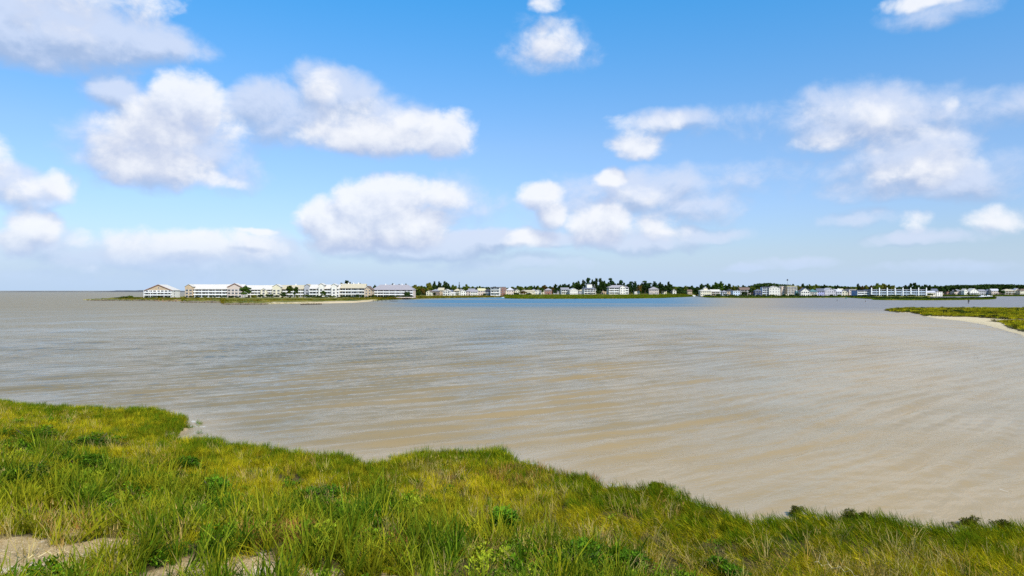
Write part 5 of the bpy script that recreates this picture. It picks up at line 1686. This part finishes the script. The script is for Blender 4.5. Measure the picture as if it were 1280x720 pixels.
# wooded band far behind the eastern shore: one mass
def woods(name, px0, px1, ytop, D, depth, n, mat, label):
    x0, x1 = bear(px0, D), bear(px1, D)
    r = np.random.default_rng(9)
    vs = []; fs = []; tone = []
    for i in range(n):
        u = r.random(); x = x0 + (x1 - x0) * u
        px = px0 + (px1 - px0) * u
        H = hgt(np.interp(px, [p[0] for p in ytop], [p[1] for p in ytop]), D) - 1
        H *= .93 + .16 * vnoise(np.array([x]), np.array([0.0]), 22, 4, 70)[0] * 2
        z = 1 + H * r.random() ** .7
        y = D + depth * r.random()
        L = r.uniform(1.2, 2.6)
        d = Vector(r.normal(size=3)).normalized(); u_ = d.orthogonal().normalized(); v_ = d.cross(u_)
        c = Vector((x, y, min(z, 1 + H)))
        b = len(vs)
        vs += [c + u_ * L, c + v_ * L * .7, c - u_ * L, c - v_ * L * .7]; tone += [r.random()] * 4
        fs += [(b, b + 1, b + 2), (b, b + 2, b + 3)]
    me = np_mesh(name, vs, fs, mat, smooth=False, attrs={'tone': tone})
    o = link(name, me)
    setp(o, label, kind='stuff')


woods('woods', 1176, 1420, [(1176, 357.5), (1200, 356.4), (1235, 356.0), (1260, 355.8), (1280, 356.6), (1420, 356)], 1230, 60, 26000, M['tree_dark'], 'dark distant wood along the eastern shore')
woods('woods', 500, 1180, [(500, 360.5), (515, 358.8), (560, 359.2), (640, 360.2), (700, 359), (760, 357.8), (840, 358.2), (870, 359.5), (950, 359.5), (1060, 360), (1180, 358.5)], 1190, 40, 30000, M['tree_green'], 'low far woods showing between the houses')
woods('woods', 944, 1075, [(944, 357.4), (955, 354.6), (965, 354.4), (976, 355.6), (1000, 357), (1075, 358.4)], 1260, 40, 9000, M['tree_dark'], 'dark distant wood behind the harbour houses')

# ------------------------------------------------------------------ waterside things
def pile_post(px, py, h, r, label, cat='piling', name='piling', group=None, mat='wet_timber', sign=None):
    x, y = ground_pt(px, py)
    e = empty(name, (x, y, 0))
    setp(e, label, cat, group)
    m = MB().tube((0, 0, -1.5), (random.uniform(-.1, .1), 0, h), r, r * .9, 8)
    m.build('post', M[mat], e)
    if sign:
        MB().box(-.55, .55, -r - .12, -r - .02, h - 1.3, h - .2).build('sign_board', M[sign], e, (0, 0, 0))
    else:
        MB().tube((0, 0, h), (0, 0, h + .25), r * 1.1, r * .4, 8).build('cap', M['metal'], e)
    return e


PG = 'weathered dock pilings below the lavender block'
for i, (px, lb) in enumerate([(466.5, 'leftmost dark piling of the row off the beach tip'), (472, 'second piling from the beach tip, in blue water'), (477.5, 'middle piling of the row off the beach tip'),
                              (482.5, 'fourth piling of the row, near the floating dock'), (487.6, 'last piling of the row, nearest the floating dock')]):
    pile_post(px, 377.0 - i * .12, 1.1, .28, lb, group=PG)
x, y = ground_pt(493, 376.6)
e = empty('floating_dock', (x, y, 0)); setp(e, 'small dark floating dock at the end of the piling row', 'dock')
MB().box(-2.6, 2.6, -1.3, 1.3, -.1, .35).build('deck', M['wet_timber'], e)
MB().box(-2.4, -1.6, -1.0, 1.0, .36, 1.1).box(1.0, 1.6, -.6, .6, .36, .9).build('locker', M['metal'], e)

pile_post(1046.4, 376.0, 2.4, .22, 'channel post in open water below the lavender-white house', 'channel marker', 'channel_marker', sign='metal')
pile_post(1081.8, 377.0, 2.2, .22, 'channel post in open water below the blue hotel wing', 'channel marker', 'channel_marker', sign='metal')
pile_post(1210.4, 379.4, 2.5, .26, 'dark channel post right of the grassy islet', 'channel marker', 'channel_marker', sign='dark_gap')
x, y = ground_pt(1057.6, 373.2)
e = empty('buoy', (x, y, 0)); setp(e, 'green channel buoy floating off the cream-white house', 'buoy')
MB().tube((0, 0, -.4), (0, 0, .7), .9, .9, 10).build('float', M['green_sign'], e)
MB().tube((0, 0, .7), (0, 0, 2.0), .35, .15, 8).build('top', M['green_sign'], e)

# mast with a dark lantern over the harbour roofs
e = empty('mast', (bear(984.3, 950), 950, 1.8)); setp(e, 'thin mast with a dark lantern box rising over the tan house', 'mast')
hm = hgt(350.8, 950) - 1.8
MB().tube((0, 0, 0), (0, 0, hm), .28, .12, 6).build('pole', M['metal'], e)
MB().box(-.75, .75, -.7, .7, hm, hm + 1.7).tube((0, 0, hm + 1.7), (0, 0, hm + 2.4), .3, .1, 6).build('lantern', M['dark_gap'], e)
def boat(px, py, L, label, yaw=0, cabin=True, name='motor_boat', group='white motor boats'):
    x, y = ground_pt(px, py)
    e = empty(name, (x, y, 0), math.radians(yaw)); setp(e, label, 'boat', group)
    B = L * .28; n = 9
    vs = []; fs = []
    for i in range(n):
        t = i / (n - 1)
        w = B / 2 * (1 - max(0, (t - .45) / .55) ** 2.2) + .02
        xx = -L / 2 + L * t; zt = .9 + .5 * t * t
        vs += [(xx, -w, zt), (xx, -w * .75, -.15), (xx, w * .75, -.15), (xx, w, zt)]
    for i in range(n - 1):
        a = 4 * i
        for k in range(4):
            fs.append((a + k, a + (k + 1) % 4, a + 4 + (k + 1) % 4, a + 4 + k))
    fs += [(0, 3, 2, 1), (4 * n - 4, 4 * n - 3, 4 * n - 2, 4 * n - 1)]
    MB().add(vs, fs).build('hull', M['hull'], e)
    if cabin:
        c = MB()
        c.add([(-L * .18, -B * .32, .9), (L * .2, -B * .3, .95), (L * .2, B * .3, .95), (-L * .18, B * .32, .9), (-L * .15, -B * .28, 2.2), (L * .06, -B * .26, 2.2), (L * .06, B * .26, 2.2), (-L * .15, B * .28, 2.2)],
              [(0, 1, 5, 4), (1, 2, 6, 5), (2, 3, 7, 6), (3, 0, 4, 7), (4, 5, 6, 7)])
        cb_ = c.build('cabin', M['hull'], e)
        MB().box(-L * .1, L * .05, -B * .32, -B * .30, 1.45, 1.95).build('window', M['glass'], cb_)
    return e


boat(633.5, 372.2, 12.5, 'white boat moored where the first marsh meets the second', 4, group='white motor boats')
boat(859, 370.6, 7.5, 'white boat at the mouth of the tree-lined canal', 30)
boat(866.5, 370.4, 6, 'small white boat on the right side of the canal', -20)
boat(1228, 370.9, 11, 'left of two white boats along the eastern shore', 3)
boat(1235.6, 370.9, 11, 'right of two white boats along the eastern shore', -4)


def car(px, D, zg, c, label, yaw=0):
    e = empty('parked_car', (bear(px, D), D, zg), math.radians(yaw)); setp(e, label, 'car', 'white cars by the pale blue house')
    m = MB().add([(-2.2, -.9, .35), (2.2, -.9, .35), (2.2, .9, .35), (-2.2, .9, .35), (-2.2, -.9, .95), (2.2, -.9, .85), (2.2, .9, .85), (-2.2, .9, .95), (-1.7, -.75, 1.5), (.7, -.75, 1.5), (.7, .75, 1.5), (-1.7, .75, 1.5), (1.2, -.85, .95), (1.2, .85, .95)],
                 [(0, 1, 5, 12, 4), (1, 2, 6, 5), (2, 3, 7, 13, 6), (3, 0, 4, 7), (4, 12, 9, 8), (7, 11, 10, 13), (8, 9, 10, 11), (4, 8, 11, 7), (12, 13, 10, 9), (12, 5, 6, 13)])
    m.build('body', M[c], e)
    for xx in (-1.4, 1.4):
        for yy in (-.95, .75):
            MB().tube((xx, yy, .33), (xx, yy + .2, .33), .33, .33, 10).build('wheel', M['dark_gap'], e)


car(910.5, 893, 1.8, 'hull', 'white car parked left of the pale blue box-shaped house', 3)
car(914.2, 894, 1.8, 'hull', 'white car next to the pale blue house wall', -4)

# groins, breakwater rocks and broken pier of the left peninsula ---------
def rock_mesh(seed):
    r = np.random.default_rng(seed)
    import itertools
    vs = [Vector(v) for v in itertools.product((-1, 1), repeat=3)] + [Vector((0, 0, 1.25)), Vector((0, -1.3, 0)), Vector((1.3, 0, 0)), Vector((-1.3, 0, 0)), Vector((0, 1.3, 0))]
    vs = [v * r.uniform(.7, 1.1) for v in vs]
    fs = [(1, 5, 8), (5, 7, 8), (7, 3, 8), (3, 1, 8), (0, 4, 9), (4, 5, 9), (5, 1, 9), (1, 0, 9), (4, 6, 10), (6, 7, 10), (7, 5, 10), (5, 4, 10), (2, 0, 11), (0, 1, 11), (1, 3, 11), (3, 2, 11), (6, 2, 12), (2, 3, 12), (3, 7, 12), (7, 6, 12)]
    return np_mesh('rock', vs, fs, M['rock'], smooth=False)


RK = [rock_mesh(i) for i in range(4)]


def rock_row(name, pa, pb, n, size, label):
    e = empty(name, (*ground_pt(*pa), 0)); setp(e, label, 'groin', 'rock groins of the peninsula')
    b = ground_pt(*pb)
    for i in range(n):
        t = (i + random.random()) / n
        x = (b[0] - e.location.x) * t + random.uniform(-.5, .5); y = (b[1] - e.location.y) * t + random.uniform(-1, 1)
        s = size * random.uniform(.7, 1.3)
        link('rock', random.choice(RK), e, (x, y, s * .35), (random.uniform(-.3, .3), random.uniform(-.3, .3), random.uniform(0, 6)), (s * 1.2, s, s * .7))


rock_row('rock_groin', (110, 376.0), (196, 376.3), 42, .8, 'low rock groin at the tip of the peninsula')
rock_row('rock_groin', (228, 378.3), (279, 378.5), 34, .9, 'rock groin in front of the long white block')
rock_row('rock_groin', (279, 381.0), (332, 380.8), 34, .75, 'rock groin nearest the viewer below the round tree')
e = empty('bulkhead', (*ground_pt(376, 381.4), 0)); setp(e, 'black timber bulkhead jutting from the sandy point', 'bulkhead')
b = ground_pt(402, 380.8); dx_, dy_ = b[0] - e.location.x, b[1] - e.location.y
for i in range(9):
    t = i / 8
    MB().tube((dx_ * t, dy_ * t, -1), (dx_ * t, dy_ * t, .95 + random.uniform(-.1, .2)), .17, .16, 7).build('pile', M['wet_timber'], e)
for k in range(2):
    m = MB(); z = .12 + k * .38
    m.quadslab((0, -.22, z + .3), (dx_, dy_ - .22, z + .3), (dx_, dy_ - .16, z + .3), (0, -.16, z + .3), .3)
    m.build('plank', M['wet_timber'], e)
e = empty('ruined_pier', (*ground_pt(198, 377.0), 0)); setp(e, 'collapsed reddish timber pier between the free-standing block and the long one', 'pier')
b = ground_pt(228, 376.8)
for i in range(26):
    t = random.random()
    x = (b[0] - e.location.x) * t; y = (b[1] - e.location.y) * t + random.uniform(-8, 14)
    MB().tube((0, 0, -1), (random.uniform(-.5, .5), random.uniform(-.3, .3), random.uniform(.6, 2.0)), .22, .18, 6).build('pile', M['timber'], e, (x, y, 0))
for i in range(14):
    t = random.random()
    x = (b[0] - e.location.x) * t; y = (b[1] - e.location.y) * t + random.uniform(-6, 14)
    p = MB().box(-2, 2, -.2, .2, -.06, .06).build('plank', M['timber'], e, (x, y, random.uniform(.5, 1.4)))
    p.rotation_euler = (random.uniform(-.2, .2), random.uniform(-.3, .3), random.uniform(0, 3))

# dark scrub on the near spit
for px, py, w, h, lb in [(1182, 391.0, 3.4, 1.3, 'dark scrub bush at the left end of the sandy spit grass'), (1195, 390.8, 5.5, 1.9, 'largest dark scrub bush on the sandy spit'), (1203, 391.2, 4, 1.4, 'dark scrub bush right of the largest one on the spit'),
                         (1213, 391.6, 2.2, 1.0, 'small dark scrub bush alone in the spit grass'), (1242, 396.5, 4, 1.0, 'low brown scrub bush in the middle of the spit'), (1256, 398.8, 3.4, 1.2, 'grey-brown scrub bush above the sandy beach'),
                         (1277, 388.4, 3.2, .9, 'dark scrub bush on the back edge of the spit'), (1228, 396.2, 2.4, .8, 'low dark scrub bush left of the brown one')]:
    x, y = ground_pt(px, py, .6)
    e = empty('shrub', (x, y, .5), random.uniform(0, 6)); setp(e, lb, 'shrub', 'scrub on the sandy spit')
    link('foliage', leafy('leaves', M['tree_dark' if 'dark' in lb else 'dark_twig'], 380, 1.0, .5, .13), e, scale=(w, w, h))
    st = MB()
    for i in range(5):
        a = random.uniform(0, 6.28); st.tube((0, 0, -.1), (math.cos(a) * w * .3, math.sin(a) * w * .3, h * .7), .04, .02, 5)
    st.build('stem', M['bark'], e)
